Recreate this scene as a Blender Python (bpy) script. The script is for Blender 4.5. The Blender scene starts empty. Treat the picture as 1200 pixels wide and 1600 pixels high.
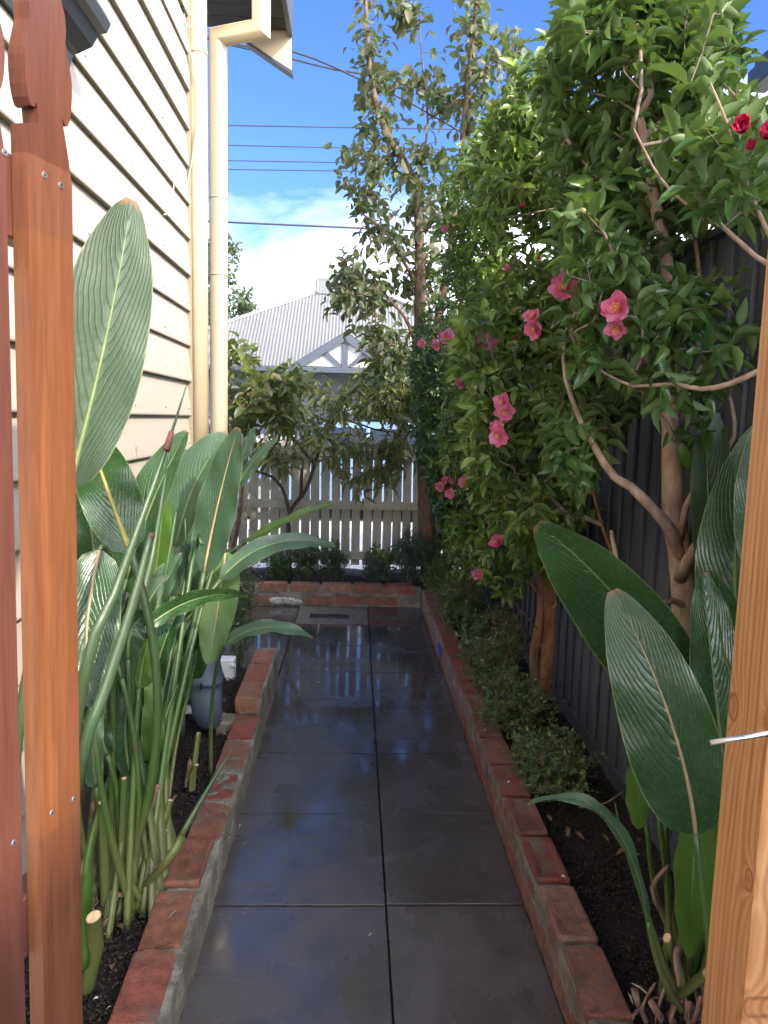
import bpy, math, random
import numpy as np
from mathutils import Vector, Matrix
random.seed(7); RN = np.random.default_rng(7)
sc = bpy.context.scene
C = sc.collection

# ------------------------------------------------------------------ camera
F = 1155.0; HC = 1.5; ROLL = 0.025
_d = np.array([(556-600)/F, (800-655)/F, -1.0]); _d /= np.linalg.norm(_d)
_s, _c = math.sin(ROLL), math.cos(ROLL)
_z = np.array([_s, _c, 0.0]); _z[2] = -(_z[0]*_d[0]+_z[1]*_d[1])/_d[2]; _z /= np.linalg.norm(_z)
_x = np.cross(_d, _z)
CW = np.array([_x, _d, _z])            # camera axes to world axes
cam_d = bpy.data.cameras.new('camera'); cam = bpy.data.objects.new('camera', cam_d); C.objects.link(cam)
cam_d.sensor_fit = 'VERTICAL'; cam_d.sensor_height = 36; cam_d.lens = F/1600*36
cam_d.clip_start = 0.05; cam_d.clip_end = 3000
M4 = Matrix([[*CW[0], 0], [*CW[1], 0], [*CW[2], HC], [0, 0, 0, 1]])
cam.matrix_world = M4
sc.camera = cam
# ------------------------------------------------------------------ light
SUN_EL, SUN_AZ = 34.0, 138.0           # azimuth clockwise from +Y
SKY_STRENGTH = 0.15; SUN_STRENGTH = 0.68; EXPOSURE = 3.7
sc.view_settings.view_transform = 'Standard'; sc.view_settings.look = 'None'
sc.view_settings.gamma = 1; sc.view_settings.use_curve_mapping = False
sc.view_settings.exposure = EXPOSURE
sc.render.engine = 'CYCLES'; sc.cycles.use_denoising = True
sc.cycles.max_bounces = 8; sc.cycles.transparent_max_bounces = 12
sc.cycles.sample_clamp_indirect = 6
w = bpy.data.worlds.new('World'); sc.world = w; w.use_nodes = True
nt = w.node_tree; nt.nodes.clear()
def wn(t, **k):
    n = nt.nodes.new(t)
    for a, b in k.items(): setattr(n, a, b)
    return n
wo = wn('ShaderNodeOutputWorld'); bg = wn('ShaderNodeBackground'); bg.inputs[1].default_value = SKY_STRENGTH
sky = wn('ShaderNodeTexSky', sky_type='NISHITA', sun_disc=False)
sky.sun_elevation = math.radians(SUN_EL); sky.sun_rotation = math.radians(SUN_AZ)
sky.air_density = 1.0; sky.dust_density = 0.0; sky.ozone_density = 2.5
tc = wn('ShaderNodeTexCoord'); sx = wn('ShaderNodeSeparateXYZ'); nt.links.new(tc.outputs['Generated'], sx.inputs[0])
def wm(op, a, b=None, c=None, clamp=False):
    n = wn('ShaderNodeMath', operation=op); n.use_clamp = clamp
    for i, v in enumerate((a, b, c)):
        if v is None: continue
        if isinstance(v, (int, float)): n.inputs[i].default_value = v
        else: nt.links.new(v, n.inputs[i])
    return n.outputs[0]
zz = wm('MAXIMUM', sx.outputs[2], 0.0)
inv = wm('DIVIDE', 1.0, wm('ADD', zz, 0.22))
cv = wn('ShaderNodeCombineXYZ')
nt.links.new(wm('MULTIPLY', sx.outputs[0], inv), cv.inputs[0]); nt.links.new(wm('MULTIPLY', sx.outputs[1], inv), cv.inputs[1])
cn = wn('ShaderNodeTexNoise'); cn.inputs['Scale'].default_value = 1.3; cn.inputs['Detail'].default_value = 8; cn.inputs['Roughness'].default_value = 0.55
cn.inputs['Distortion'].default_value = 0.4
nt.links.new(cv.outputs[0], cn.inputs['Vector'])
# cover: a bank of cloud low over the horizon, broken cloud to the right
low = wm('MULTIPLY', wm('SUBTRACT', 0.30, zz), 1.9)
low = wm('MINIMUM', low, 0.30)
rgt = wm('MULTIPLY', wm('SUBTRACT', sx.outputs[0], 0.08), 1.1)
rgt = wm('MINIMUM', wm('MAXIMUM', rgt, 0.0), 0.26)
cov = wm('ADD', wm('ADD', cn.outputs['Fac'], wm('MAXIMUM', low, -0.10)), rgt)
fac = wm('MULTIPLY', wm('SUBTRACT', cov, 0.54), 4.0, clamp=True)
fac = wm('MULTIPLY', fac, 0.92)
gm = wn('ShaderNodeMix', data_type='RGBA', blend_type='MULTIPLY'); gm.inputs[0].default_value = 1.0
gm.inputs[7].default_value = (0.072, 0.102, 0.172, 1)
nt.links.new(sky.outputs[0], gm.inputs[6])
mx = wn('ShaderNodeMix', data_type='RGBA'); nt.links.new(fac, mx.inputs[0]); nt.links.new(gm.outputs[2], mx.inputs[6])
# cloud brightens towards the sun; boosted there, out of view, for fill light
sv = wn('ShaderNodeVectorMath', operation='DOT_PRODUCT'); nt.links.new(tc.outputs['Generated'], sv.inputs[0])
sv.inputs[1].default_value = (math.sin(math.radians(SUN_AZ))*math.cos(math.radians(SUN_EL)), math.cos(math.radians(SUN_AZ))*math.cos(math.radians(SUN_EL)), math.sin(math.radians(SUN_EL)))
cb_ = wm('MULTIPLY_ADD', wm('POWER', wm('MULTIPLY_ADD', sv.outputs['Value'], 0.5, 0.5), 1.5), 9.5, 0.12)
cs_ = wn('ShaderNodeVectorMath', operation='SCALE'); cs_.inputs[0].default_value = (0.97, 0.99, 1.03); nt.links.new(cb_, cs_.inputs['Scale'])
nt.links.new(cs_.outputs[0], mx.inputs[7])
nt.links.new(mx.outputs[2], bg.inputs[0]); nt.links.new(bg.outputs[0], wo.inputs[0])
sd = bpy.data.lights.new('sun', 'SUN'); sd.energy = SUN_STRENGTH; sd.angle = math.radians(1.5); sd.color = (1.0, 0.90, 0.76)
so = bpy.data.objects.new('sun', sd); C.objects.link(so)
_az, _el = math.radians(SUN_AZ), math.radians(SUN_EL)
sdir = Vector((math.sin(_az)*math.cos(_el), math.cos(_az)*math.cos(_el), math.sin(_el)))
so.rotation_euler = sdir.to_track_quat('Z', 'Y').to_euler(); so.location = (4, -4, 8)

# ------------------------------------------------------------------ projection helpers (photo pixels to places)
def ray(px, py): return CW @ np.array([(px-600)/F, (800-py)/F, -1.0])
def aD(px, py, D):
    r = ray(px, py); t = D/r[1]; return Vector((r[0]*t, D, HC+r[2]*t))
def aX(px, py, X):
    r = ray(px, py); t = X/r[0]; return Vector((X, r[1]*t, HC+r[2]*t))
def aZ(px, py, Z):
    r = ray(px, py); t = (Z-HC)/r[2]; return Vector((r[0]*t, r[1]*t, Z))
def proj(P):
    P = np.asarray(P, float) - np.array([0, 0, HC]); q = P @ CW
    return np.stack([600+F*q[..., 0]/-q[..., 2], 800-F*q[..., 1]/-q[..., 2]], -1)

# ------------------------------------------------------------------ materials
def mat(name):
    m = bpy.data.materials.new(name); m.use_nodes = True; n = m.node_tree; n.nodes.clear()
    o = n.nodes.new('ShaderNodeOutputMaterial'); p = n.nodes.new('ShaderNodeBsdfPrincipled')
    n.links.new(p.outputs[0], o.inputs[0]); return m, n, p, o
class N:
    def __init__(s, n): s.n = n
    def new(s, t, ins=None, **k):
        x = s.n.nodes.new(t)
        for a, b in k.items(): setattr(x, a, b)
        for a, b in (ins or {}).items(): s.put(x.inputs[a], b)
        return x
    def put(s, sock, v):
        if hasattr(v, 'is_linked') or isinstance(v, bpy.types.NodeSocket): s.n.links.new(v, sock)
        elif isinstance(v, tuple) and len(v) == 3 and sock.type == 'RGBA': sock.default_value = (*v, 1)
        else: sock.default_value = v
    def math(s, op, a, b=0.0, c=None, clamp=False):
        x = s.n.nodes.new('ShaderNodeMath'); x.operation = op; x.use_clamp = clamp
        s.put(x.inputs[0], a); s.put(x.inputs[1], b)
        if c is not None: s.put(x.inputs[2], c)
        return x.outputs[0]
    def obj(s, sc_=(1, 1, 1), rnd=False, off=(0, 0, 0)):
        t = s.new('ShaderNodeTexCoord').outputs['Object']
        if rnd:
            r = s.new('ShaderNodeObjectInfo').outputs['Random']
            v = s.new('ShaderNodeVectorMath', operation='ADD', ins={0: t}); 
            cx = s.new('ShaderNodeCombineXYZ'); 
            for i, k in enumerate((37.0, 91.0, 53.0)): s.put(cx.inputs[i], s.math('MULTIPLY', r, k))
            s.n.links.new(cx.outputs[0], v.inputs[1]); t = v.outputs[0]
        m = s.new('ShaderNodeMapping', ins={0: t}); m.inputs['Scale'].default_value = sc_; m.inputs['Location'].default_value = off
        return m.outputs[0]
    def noise(s, vec, scale, detail=4, rough=0.55, dist=0.0):
        x = s.new('ShaderNodeTexNoise', ins={'Vector': vec}); x.inputs['Scale'].default_value = scale
        x.inputs['Detail'].default_value = detail; x.inputs['Roughness'].default_value = rough; x.inputs['Distortion'].default_value = dist
        return x.outputs['Fac']
    def ramp(s, f, stops):
        x = s.new('ShaderNodeValToRGB', ins={0: f}); e = x.color_ramp.elements
        while len(e) < len(stops): e.new(0.5)
        for i, (p, c) in enumerate(stops):
            e[i].position = p; e[i].color = (*c, 1) if isinstance(c, tuple) else (c, c, c, 1)
        return x.outputs[0]
    def mix(s, f, a, b, blend='MIX'):
        x = s.new('ShaderNodeMix', data_type='RGBA', blend_type=blend); s.put(x.inputs[0], f); s.put(x.inputs[6], a); s.put(x.inputs[7], b)
        return x.outputs[2]
    def bump(s, h, strength, dist=0.01, normal=None):
        x = s.new('ShaderNodeBump', ins={'Height': h}); x.inputs['Strength'].default_value = strength; x.inputs['Distance'].default_value = dist
        if normal is not None: s.n.links.new(normal, x.inputs['Normal'])
        return x.outputs[0]

def plain(name, col, rough=0.6, metal=0.0, var=0.15, scale=12.0, bump=0.15, spec=0.5, rnd=False, stretch=(1, 1, 1)):
    m, n, p, o = mat(name); k = N(n); v = k.obj(stretch, rnd)
    f = k.noise(v, scale, 6, 0.6)
    lo = tuple(c*(1-var) for c in col); hi = tuple(min(1, c*(1+var)) for c in col)
    cc = k.ramp(f, [(0.3, lo), (0.7, hi)])
    k.put(p.inputs['Base Color'], cc); k.put(p.inputs['Roughness'], k.math('MULTIPLY_ADD', f, 0.25, rough-0.12))
    p.inputs['Metallic'].default_value = metal; p.inputs['Specular IOR Level'].default_value = spec
    if bump: k.put(p.inputs['Normal'], k.bump(k.noise(v, scale*5, 5, 0.6), bump, 0.004))
    return m

def leafmat(name, cols, rough=0.35, back=None, trans=0.25, spec=0.5, transcol=None):
    m, n, p, o = mat(name); k = N(n)
    a = k.new('ShaderNodeAttribute', attribute_name='rnd').outputs['Fac']
    r = k.new('ShaderNodeObjectInfo').outputs['Random']
    f = k.math('FRACT', k.math('ADD', a, r))
    st = [(i/(len(cols)-1)*0.98+0.01, c) for i, c in enumerate(cols)]
    col = k.ramp(f, st)
    v = k.obj((1, 1, 1)); nn = k.noise(v, 60, 3)
    col = k.mix(k.math('MULTIPLY', nn, 0.35), col, (0.03, 0.05, 0.02))
    geo = k.new('ShaderNodeNewGeometry')
    if back: col = k.mix(geo.outputs['Backfacing'], col, k.mix(0.6, col, back))
    k.put(p.inputs['Base Color'], col)
    k.put(p.inputs['Roughness'], k.math('MULTIPLY_ADD', geo.outputs['Backfacing'], 0.25, rough))
    p.inputs['Specular IOR Level'].default_value = spec
    t = k.new('ShaderNodeBsdfTranslucent'); tcn = k.mix(0.5, col, transcol or (0.20, 0.32, 0.03)); k.put(t.inputs[0], tcn)
    ms = k.new('ShaderNodeMixShader'); ms.inputs[0].default_value = trans
    n.links.new(p.outputs[0], ms.inputs[1]); n.links.new(t.outputs[0], ms.inputs[2]); n.links.new(ms.outputs[0], o.inputs[0])
    return m

def blademat(name, c1, c2, rough=0.28, trans=0.15, vein=(0.16, 0.24, 0.08), dirt=0.3):
    m, n, p, o = mat(name); k = N(n)
    uv = k.new('ShaderNodeAttribute', attribute_name='uvw').outputs['Vector']
    s = k.new('ShaderNodeSeparateXYZ', ins={0: uv}); u, v = s.outputs[0], s.outputs[1]
    av = k.math('ABSOLUTE', v)
    uu = k.math('SUBTRACT', u, k.math('MULTIPLY', k.math('POWER', av, 1.3), 0.55))
    ov = k.obj((1, 1, 1), True); wob = k.noise(ov, 9, 3)
    uu = k.math('ADD', uu, k.math('MULTIPLY', wob, 0.13))
    fr = k.math('FRACT', k.math('MULTIPLY', uu, 15.0))
    tri = k.math('ABSOLUTE', k.math('SUBTRACT', fr, 0.5))           # 0 centre .. .5 edge
    line = k.math('MULTIPLY', k.math('SUBTRACT', tri, 0.44), 14.0, clamp=True)
    fine = k.math('SINE', k.math('MULTIPLY', uu, 420.0))
    f = k.noise(ov, 5, 5, 0.6)
    col = k.ramp(f, [(0.3, c1), (0.7, c2)])
    r = k.new('ShaderNodeObjectInfo').outputs['Random']
    col = k.mix(k.math('MULTIPLY', r, 0.35), col, tuple(x*0.55 for x in c1))
    col = k.mix(k.math('MULTIPLY', line, 0.16), col, vein)
    d2 = k.noise(ov, 70, 4, 0.7)
    dk = k.math('MULTIPLY', k.math('SUBTRACT', d2, 0.60), 7.0, clamp=True)
    col = k.mix(k.math('MULTIPLY', dk, dirt), col, (0.28, 0.30, 0.26))
    edge = k.math('MULTIPLY', k.math('SUBTRACT', av, 0.965), 28.0, clamp=True)
    col = k.mix(k.math('MULTIPLY', edge, 0.6), col, (0.30, 0.33, 0.14))
    tip_ = k.math('MULTIPLY', k.math('SUBTRACT', k.math('ADD', k.math('ADD', u, k.math('MULTIPLY', av, 0.02)), k.math('MULTIPLY', f, 0.06)), 1.012), 30.0, clamp=True)
    col = k.mix(tip_, col, (0.20, 0.10, 0.045))
    spot = k.noise(ov, 16, 4, 0.6)
    col = k.mix(k.math('MULTIPLY', k.math('SUBTRACT', spot, 0.70), 12.0, clamp=True), col, (0.13, 0.10, 0.04))
    geo = k.new('ShaderNodeNewGeometry')
    col = k.mix(k.math('MULTIPLY', geo.outputs['Backfacing'], 0.25), col, (0.075, 0.125, 0.05))
    k.put(p.inputs['Base Color'], col)
    k.put(p.inputs['Roughness'], k.math('ADD', k.math('MULTIPLY_ADD', d2, 0.25, rough-0.1), k.math('MULTIPLY', geo.outputs['Backfacing'], 0.15)))
    b1 = k.bump(k.math('POWER', k.math('MULTIPLY', tri, 2.0), 6.0), 0.28, -0.004)
    b2 = k.bump(fine, 0.03, 0.0006, b1)
    b3 = k.bump(k.noise(ov, 30, 4), 0.25, 0.006, b2)
    k.put(p.inputs['Normal'], b3)
    t = k.new('ShaderNodeBsdfTranslucent'); k.put(t.inputs[0], k.mix(0.5, col, (0.22, 0.36, 0.04)))
    ms = k.new('ShaderNodeMixShader'); ms.inputs[0].default_value = trans
    n.links.new(p.outputs[0], ms.inputs[1]); n.links.new(t.outputs[0], ms.inputs[2]); n.links.new(ms.outputs[0], o.inputs[0])
    return m

def woodmat(name, c1, c2, cd, rough=0.5, zones=None, knots=False, ax='Z', rs=8.0):
    m, n, p, o = mat(name); k = N(n)
    st = {'Z': (1, 1, 0.06), 'Y': (1, 0.06, 1), 'X': (0.06, 1, 1)}[ax]
    v = k.obj(st, True)
    warp = k.noise(v, 3.0, 3)
    g = k.noise(v, 38, 6, 0.65, 0.6); g2 = k.noise(v, 150, 4, 0.6)
    col = k.ramp(g, [(0.32, c1), (0.55, c2), (0.75, c1)])
    col = k.mix(k.math('MULTIPLY', k.math('SUBTRACT', g2, 0.45), 1.8, clamp=True), col, cd)
    col = k.mix(k.math('MULTIPLY', warp, 0.4), col, cd)
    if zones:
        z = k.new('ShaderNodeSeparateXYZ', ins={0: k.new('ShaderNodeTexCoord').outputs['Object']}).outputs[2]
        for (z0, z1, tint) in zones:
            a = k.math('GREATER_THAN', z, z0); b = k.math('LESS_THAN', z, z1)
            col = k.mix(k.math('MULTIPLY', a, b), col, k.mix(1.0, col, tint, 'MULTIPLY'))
    k.put(p.inputs['Base Color'], col); k.put(p.inputs['Roughness'], k.math('MULTIPLY_ADD', g, 0.2, rough-0.1))
    k.put(p.inputs['Normal'], k.bump(k.math('ADD', g, k.math('MULTIPLY', g2, 0.5)), 0.25, 0.002))
    return m

def pinemat(name):
    m, n, p, o = mat(name); k = N(n)
    tcv = k.new('ShaderNodeTexCoord').outputs['Object']
    s = k.new('ShaderNodeSeparateXYZ', ins={0: tcv}); x, y, z = s.outputs
    nz = k.noise(k.obj((1, 1, 0.25)), 6, 4)
    # growth rings bent by knots
    u = k.math('ADD', k.math('ADD', y, k.math('MULTIPLY', x, 0.8)), k.math('MULTIPLY', k.math('SUBTRACT', nz, 0.5), 0.05))
    dark = None; ring = None
    for (kx, kz, kr) in KNOTS:
        dx = k.math('SUBTRACT', y, kx); dz = k.math('MULTIPLY', k.math('SUBTRACT', z, kz), 0.62)
        d2 = k.math('ADD', k.math('MULTIPLY', dx, dx), k.math('MULTIPLY', dz, dz))
        inf = k.math('DIVIDE', kr*kr*1.6, k.math('ADD', d2, kr*kr*1.6))
        u = k.math('ADD', u, k.math('MULTIPLY', inf, 0.03))
        d = k.math('SQRT', d2); q = k.math('SUBTRACT', 1.0, k.math('DIVIDE', d, kr), clamp=True)
        ed = k.math('SUBTRACT', 1.0, k.math('MULTIPLY', k.math('ABSOLUTE', k.math('SUBTRACT', k.math('DIVIDE', d, kr), 0.85)), 5.0), clamp=True)
        dark = q if dark is None else k.math('MAXIMUM', dark, q)
        ring = ed if ring is None else k.math('MAXIMUM', ring, ed)
    w1 = k.math('SINE', k.math('MULTIPLY', u, 620.0))
    w2 = k.noise(k.obj((1, 1, 0.03)), 90, 5, 0.6)
    g = k.math('ADD', k.math('MULTIPLY', w1, 0.14), w2)
    col = k.ramp(g, [(0.25, (0.50, 0.27, 0.12)), (0.55, (0.40, 0.19, 0.075)), (0.85, (0.24, 0.09, 0.03))])
    big = k.noise(k.obj((1, 1, 0.12)), 5, 3)
    col = k.mix(k.math('MULTIPLY', k.math('SUBTRACT', big, 0.5), 2.2, clamp=True), col, (0.36, 0.13, 0.04))
    col = k.mix(k.math('MULTIPLY', dark, 0.8), col, (0.30, 0.11, 0.035))
    col = k.mix(k.math('MULTIPLY', ring, 0.75), col, (0.12, 0.035, 0.012))
    k.put(p.inputs['Base Color'], col); p.inputs['Roughness'].default_value = 0.55
    k.put(p.inputs['Normal'], k.bump(g, 0.15, 0.0015))
    return m

def barkmat(name, c1, c2, c3, sc_=30):
    m, n, p, o = mat(name); k = N(n); v = k.obj((1, 1, 0.45))
    a = k.noise(v, sc_, 6, 0.65); b = k.noise(v, sc_*4, 4)
    col = k.ramp(a, [(0.30, c1), (0.5, c2), (0.72, c3)])
    k.put(p.inputs['Base Color'], col); p.inputs['Roughness'].default_value = 0.8
    k.put(p.inputs['Normal'], k.bump(k.math('ADD', a, b), 0.5, 0.004)); return m

def brickmat():
    m, n, p, o = mat('old brick'); k = N(n); v = k.obj((1, 1, 1), True)
    r = k.new('ShaderNodeObjectInfo').outputs['Random']
    base = k.ramp(r, [(0.0, (0.42, 0.095, 0.055)), (0.25, (0.45, 0.13, 0.08)), (0.5, (0.44, 0.18, 0.09)), (0.72, (0.36, 0.10, 0.07)), (0.9, (0.52, 0.26, 0.15))])
    a = k.noise(v, 20, 8, 0.75); b = k.noise(v, 90, 5, 0.75); c = k.noise(v, 11, 6, 0.65)
    col = k.mix(k.math('MULTIPLY', k.math('SUBTRACT', a, 0.38), 4.5, clamp=True), k.mix(0.65, base, (0.06, 0.025, 0.02)), base)
    col = k.mix(k.math('MULTIPLY', k.math('SUBTRACT', c, 0.50), 6.0, clamp=True), col, (0.22, 0.165, 0.12))
    col = k.mix(k.math('MULTIPLY', k.math('SUBTRACT', b, 0.62), 8.0, clamp=True), col, (0.03, 0.02, 0.018))
    col = k.mix(k.math('MULTIPLY', k.math('SUBTRACT', 0.36, b), 8.0, clamp=True), col, (0.52, 0.34, 0.26))
    fl = k.noise(v, 4.5, 5, 0.7)
    col = k.mix(k.math('MULTIPLY', k.math('SUBTRACT', fl, 0.52), 4.0, clamp=True), col, k.mix(0.6, col, (0.48, 0.25, 0.14)))
    k.put(p.inputs['Base Color'], col); k.put(p.inputs['Roughness'], k.ramp(a, [(0.35, 0.45), (0.6, 0.85)]))
    k.put(p.inputs['Normal'], k.bump(k.math('ADD', a, b), 1.0, 0.014)); return m
def mortarmat():
    m, n, p, o = mat('mortar'); k = N(n); v = k.obj((1, 1, 1))
    a = k.noise(v, 9, 7, 0.65); b = k.noise(v, 60, 5, 0.7); g = k.noise(k.obj((1, 1, 1), False, (3, 1, 7)), 6, 4)
    col = k.ramp(a, [(0.3, (0.13, 0.11, 0.085)), (0.5, (0.24, 0.205, 0.16)), (0.68, (0.36, 0.32, 0.25))])
    col = k.mix(k.math('MULTIPLY', k.math('SUBTRACT', g, 0.56), 6.0, clamp=True), col, (0.42, 0.39, 0.32))
    col = k.mix(k.math('MULTIPLY', k.math('SUBTRACT', 0.43, g), 5.0, clamp=True), col, (0.10, 0.095, 0.05))
    col = k.mix(k.math('MULTIPLY', k.math('SUBTRACT', b, 0.6), 6.0, clamp=True), col, (0.05, 0.04, 0.03))
    k.put(p.inputs['Base Color'], col); p.inputs['Roughness'].default_value = 0.85
    k.put(p.inputs['Normal'], k.bump(k.math('ADD', a, b), 1.0, 0.018)); return m
def slabmat():
    m, n, p, o = mat('wet paving'); k = N(n)
    v = k.new('ShaderNodeNewGeometry').outputs['Position']
    r = k.new('ShaderNodeObjectInfo').outputs['Random']
    a = k.noise(v, 2.6, 5, 0.6, 0.5); b = k.noise(v, 240, 4, 0.7); c = k.noise(v, 10, 5, 0.6); e = k.noise(v, 45, 3)
    yy = k.new('ShaderNodeSeparateXYZ', ins={0: v}).outputs[1]
    far = k.math('MULTIPLY', k.math('SUBTRACT', yy, 3.0), 0.09, clamp=True)
    far = k.math('MINIMUM', far, 0.10)
    wet = k.ramp(k.math('ADD', far, k.math('ADD', k.math('MULTIPLY', a, 0.8), k.math('MULTIPLY', c, 0.25))), [(0.46, 0.0), (0.63, 1.0)])
    col = k.ramp(c, [(0.3, (0.085, 0.070, 0.060)), (0.7, (0.135, 0.113, 0.097))])
    col = k.mix(wet, col, k.mix(0.25, col, (0.016, 0.014, 0.012)))
    col = k.mix(k.math('MULTIPLY', r, 0.3), col, (0.03, 0.028, 0.028))
    col = k.mix(k.math('MULTIPLY', k.math('SUBTRACT', e, 0.69), 9.0, clamp=True), col, (0.22, 0.20, 0.18))
    k.put(p.inputs['Base Color'], col)
    k.put(p.inputs['Roughness'], k.mix(wet, k.ramp(c, [(0.3, 0.30), (0.7, 0.46)]), (0.06, 0.06, 0.06)))
    p.inputs['IOR'].default_value = 1.7
    k.put(p.inputs['Normal'], k.bump(b, 0.07, 0.0005, k.bump(e, 0.05, 0.002)))
    return m
def soilmat():
    m, n, p, o = mat('dark soil'); k = N(n); v = k.obj()
    a = k.noise(v, 75, 8, 0.85); b = k.noise(v, 8, 4)
    col = k.ramp(a, [(0.35, (0.008, 0.005, 0.004)), (0.55, (0.028, 0.018, 0.014)), (0.75, (0.085, 0.058, 0.042))])
    k.put(p.inputs['Base Color'], col); k.put(p.inputs['Roughness'], k.ramp(b, [(0.3, 0.6), (0.7, 0.95)]))
    k.put(p.inputs['Normal'], k.bump(a, 1.0, 0.02)); return m
def paintmat(name, col, dirtc=(0.20, 0.17, 0.11), rough=0.45, amount=0.5, ax=(1, 0.25, 2)):
    m, n, p, o = mat(name); k = N(n); v = k.obj(ax, True)
    a = k.noise(v, 3.5, 7, 0.65); b = k.noise(v, 40, 5, 0.7); c = k.noise(k.obj((1, 1, 12), True), 8, 4)
    cc = k.mix(k.math('MULTIPLY', k.math('SUBTRACT', a, 0.52), 2.2*amount, clamp=True), col, tuple(x*0.78 for x in col))
    cc = k.mix(k.math('MULTIPLY', k.math('SUBTRACT', b, 0.66), 6*amount, clamp=True), cc, dirtc)
    k.put(p.inputs['Base Color'], cc); k.put(p.inputs['Roughness'], k.math('MULTIPLY_ADD', a, 0.2, rough-0.1))
    k.put(p.inputs['Normal'], k.bump(k.math('ADD', b, c), 0.12, 0.002)); return m

KNOTS = []   # filled once the post is placed
MT = {}
MT['brick'] = brickmat(); MT['mortar'] = mortarmat(); MT['slab'] = slabmat(); MT['soil'] = soilmat()
MT['crumb'] = plain('soil crumbs', (0.045, 0.029, 0.021), 0.9, var=0.7, scale=60)
MT['sand'] = plain('joint sand', (0.012, 0.010, 0.008), 0.9, var=0.4, scale=40)
MT['board'] = paintmat('cream weatherboard paint', (0.40, 0.355, 0.30), amount=1.0)
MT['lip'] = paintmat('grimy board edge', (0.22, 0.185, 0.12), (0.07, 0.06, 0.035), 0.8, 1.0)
MT['cream'] = paintmat('cream pipe paint', (0.45, 0.36, 0.235), (0.22, 0.16, 0.09), 0.4, 0.45, (1, 1, 0.2))
MT['slate'] = paintmat('dark slate paint', (0.035, 0.042, 0.055), (0.08, 0.08, 0.08), 0.4, 0.4)
MT['soffit'] = paintmat('dark soffit paint', (0.045, 0.045, 0.05), (0.09, 0.08, 0.07), 0.6, 0.7)
MT['fence'] = woodmat('charcoal stained paling', (0.062, 0.068, 0.080), (0.098, 0.105, 0.120), (0.032, 0.034, 0.041), 0.7)
MT['weathered'] = woodmat('weathered white paling', (0.38, 0.34, 0.26), (0.45, 0.41, 0.32), (0.19, 0.175, 0.12), 0.8)
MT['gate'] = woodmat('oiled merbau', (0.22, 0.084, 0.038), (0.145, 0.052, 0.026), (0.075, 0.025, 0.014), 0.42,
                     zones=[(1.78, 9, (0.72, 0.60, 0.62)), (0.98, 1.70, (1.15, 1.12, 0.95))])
MT['gate2'] = woodmat('dark oiled merbau', (0.105, 0.038, 0.026), (0.14, 0.050, 0.032), (0.055, 0.018, 0.014), 0.45)
MT['pine_rail'] = woodmat('raw pine', (0.50, 0.30, 0.13), (0.42, 0.23, 0.09), (0.30, 0.15, 0.06), 0.6)
MT['steel'] = plain('bright steel', (0.55, 0.54, 0.52), 0.35, 0.9, 0.1, 30, 0.1)
MT['dark_steel'] = plain('dark steel', (0.04, 0.042, 0.048), 0.45, 0.6, 0.2, 30, 0.1)
MT['wire'] = plain('black cable', (0.02, 0.02, 0.022), 0.6)
MT['grey_wire'] = plain('grey cable', (0.32, 0.29, 0.24), 0.6)
MT['meter'] = paintmat('blue grey meter paint', (0.075, 0.10, 0.13), (0.30, 0.30, 0.28), 0.5, 0.8, (1, 1, 1))
MT['white'] = plain('white plastic', (0.70, 0.70, 0.67), 0.5, var=0.08)
MT['rust'] = plain('rusty pipe', (0.12, 0.05, 0.03), 0.7, 0.2, 0.4, 30)
MT['yellow'] = plain('yellow tag', (0.6, 0.45, 0.08), 0.5)
MT['bark_camellia'] = barkmat('pale camellia bark', (0.16, 0.10, 0.065), (0.29, 0.20, 0.14), (0.42, 0.32, 0.24), 22)
MT['bark_orange'] = barkmat('orange brown bark', (0.14, 0.06, 0.03), (0.27, 0.125, 0.06), (0.36, 0.21, 0.13), 26)
MT['bark_twig'] = barkmat('twig bark', (0.12, 0.08, 0.06), (0.21, 0.15, 0.12), (0.30, 0.23, 0.18), 40)
MT['bark_dark'] = barkmat('dark bark', (0.025, 0.018, 0.015), (0.05, 0.036, 0.03), (0.09, 0.065, 0.05), 30)
MT['bark_brown'] = barkmat('brown trunk bark', (0.06, 0.032, 0.018), (0.12, 0.065, 0.036), (0.19, 0.12, 0.07), 24)
MT['leaf_cam'] = leafmat('camellia leaf', [(0.045, 0.115, 0.025), (0.065, 0.150, 0.030), (0.095, 0.185, 0.028), (0.050, 0.125, 0.035), (0.14, 0.23, 0.035)], 0.30, (0.12, 0.18, 0.06), 0.28)
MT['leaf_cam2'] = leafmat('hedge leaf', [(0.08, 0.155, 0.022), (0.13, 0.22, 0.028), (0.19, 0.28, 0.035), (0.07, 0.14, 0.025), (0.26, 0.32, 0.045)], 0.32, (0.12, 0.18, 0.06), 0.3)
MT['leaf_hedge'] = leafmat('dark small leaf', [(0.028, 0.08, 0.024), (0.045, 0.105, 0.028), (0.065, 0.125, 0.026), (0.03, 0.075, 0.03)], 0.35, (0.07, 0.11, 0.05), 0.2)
MT['leaf_pear'] = leafmat('grey green leaf', [(0.04, 0.07, 0.022), (0.055, 0.085, 0.028), (0.085, 0.085, 0.035), (0.035, 0.07, 0.025), (0.12, 0.09, 0.04)], 0.5, (0.13, 0.13, 0.075), 0.25)
MT['leaf_olive'] = leafmat('olive drooping leaf', [(0.11, 0.14, 0.04), (0.15, 0.17, 0.045), (0.20, 0.17, 0.06), (0.12, 0.155, 0.04), (0.24, 0.23, 0.07)], 0.5, (0.15, 0.15, 0.06), 0.35)
MT['leaf_photinia'] = leafmat('olive shrub leaf', [(0.07, 0.11, 0.022), (0.12, 0.16, 0.035), (0.16, 0.18, 0.05), (0.15, 0.11, 0.045), (0.09, 0.13, 0.03)], 0.4, (0.16, 0.17, 0.07), 0.35)
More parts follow.
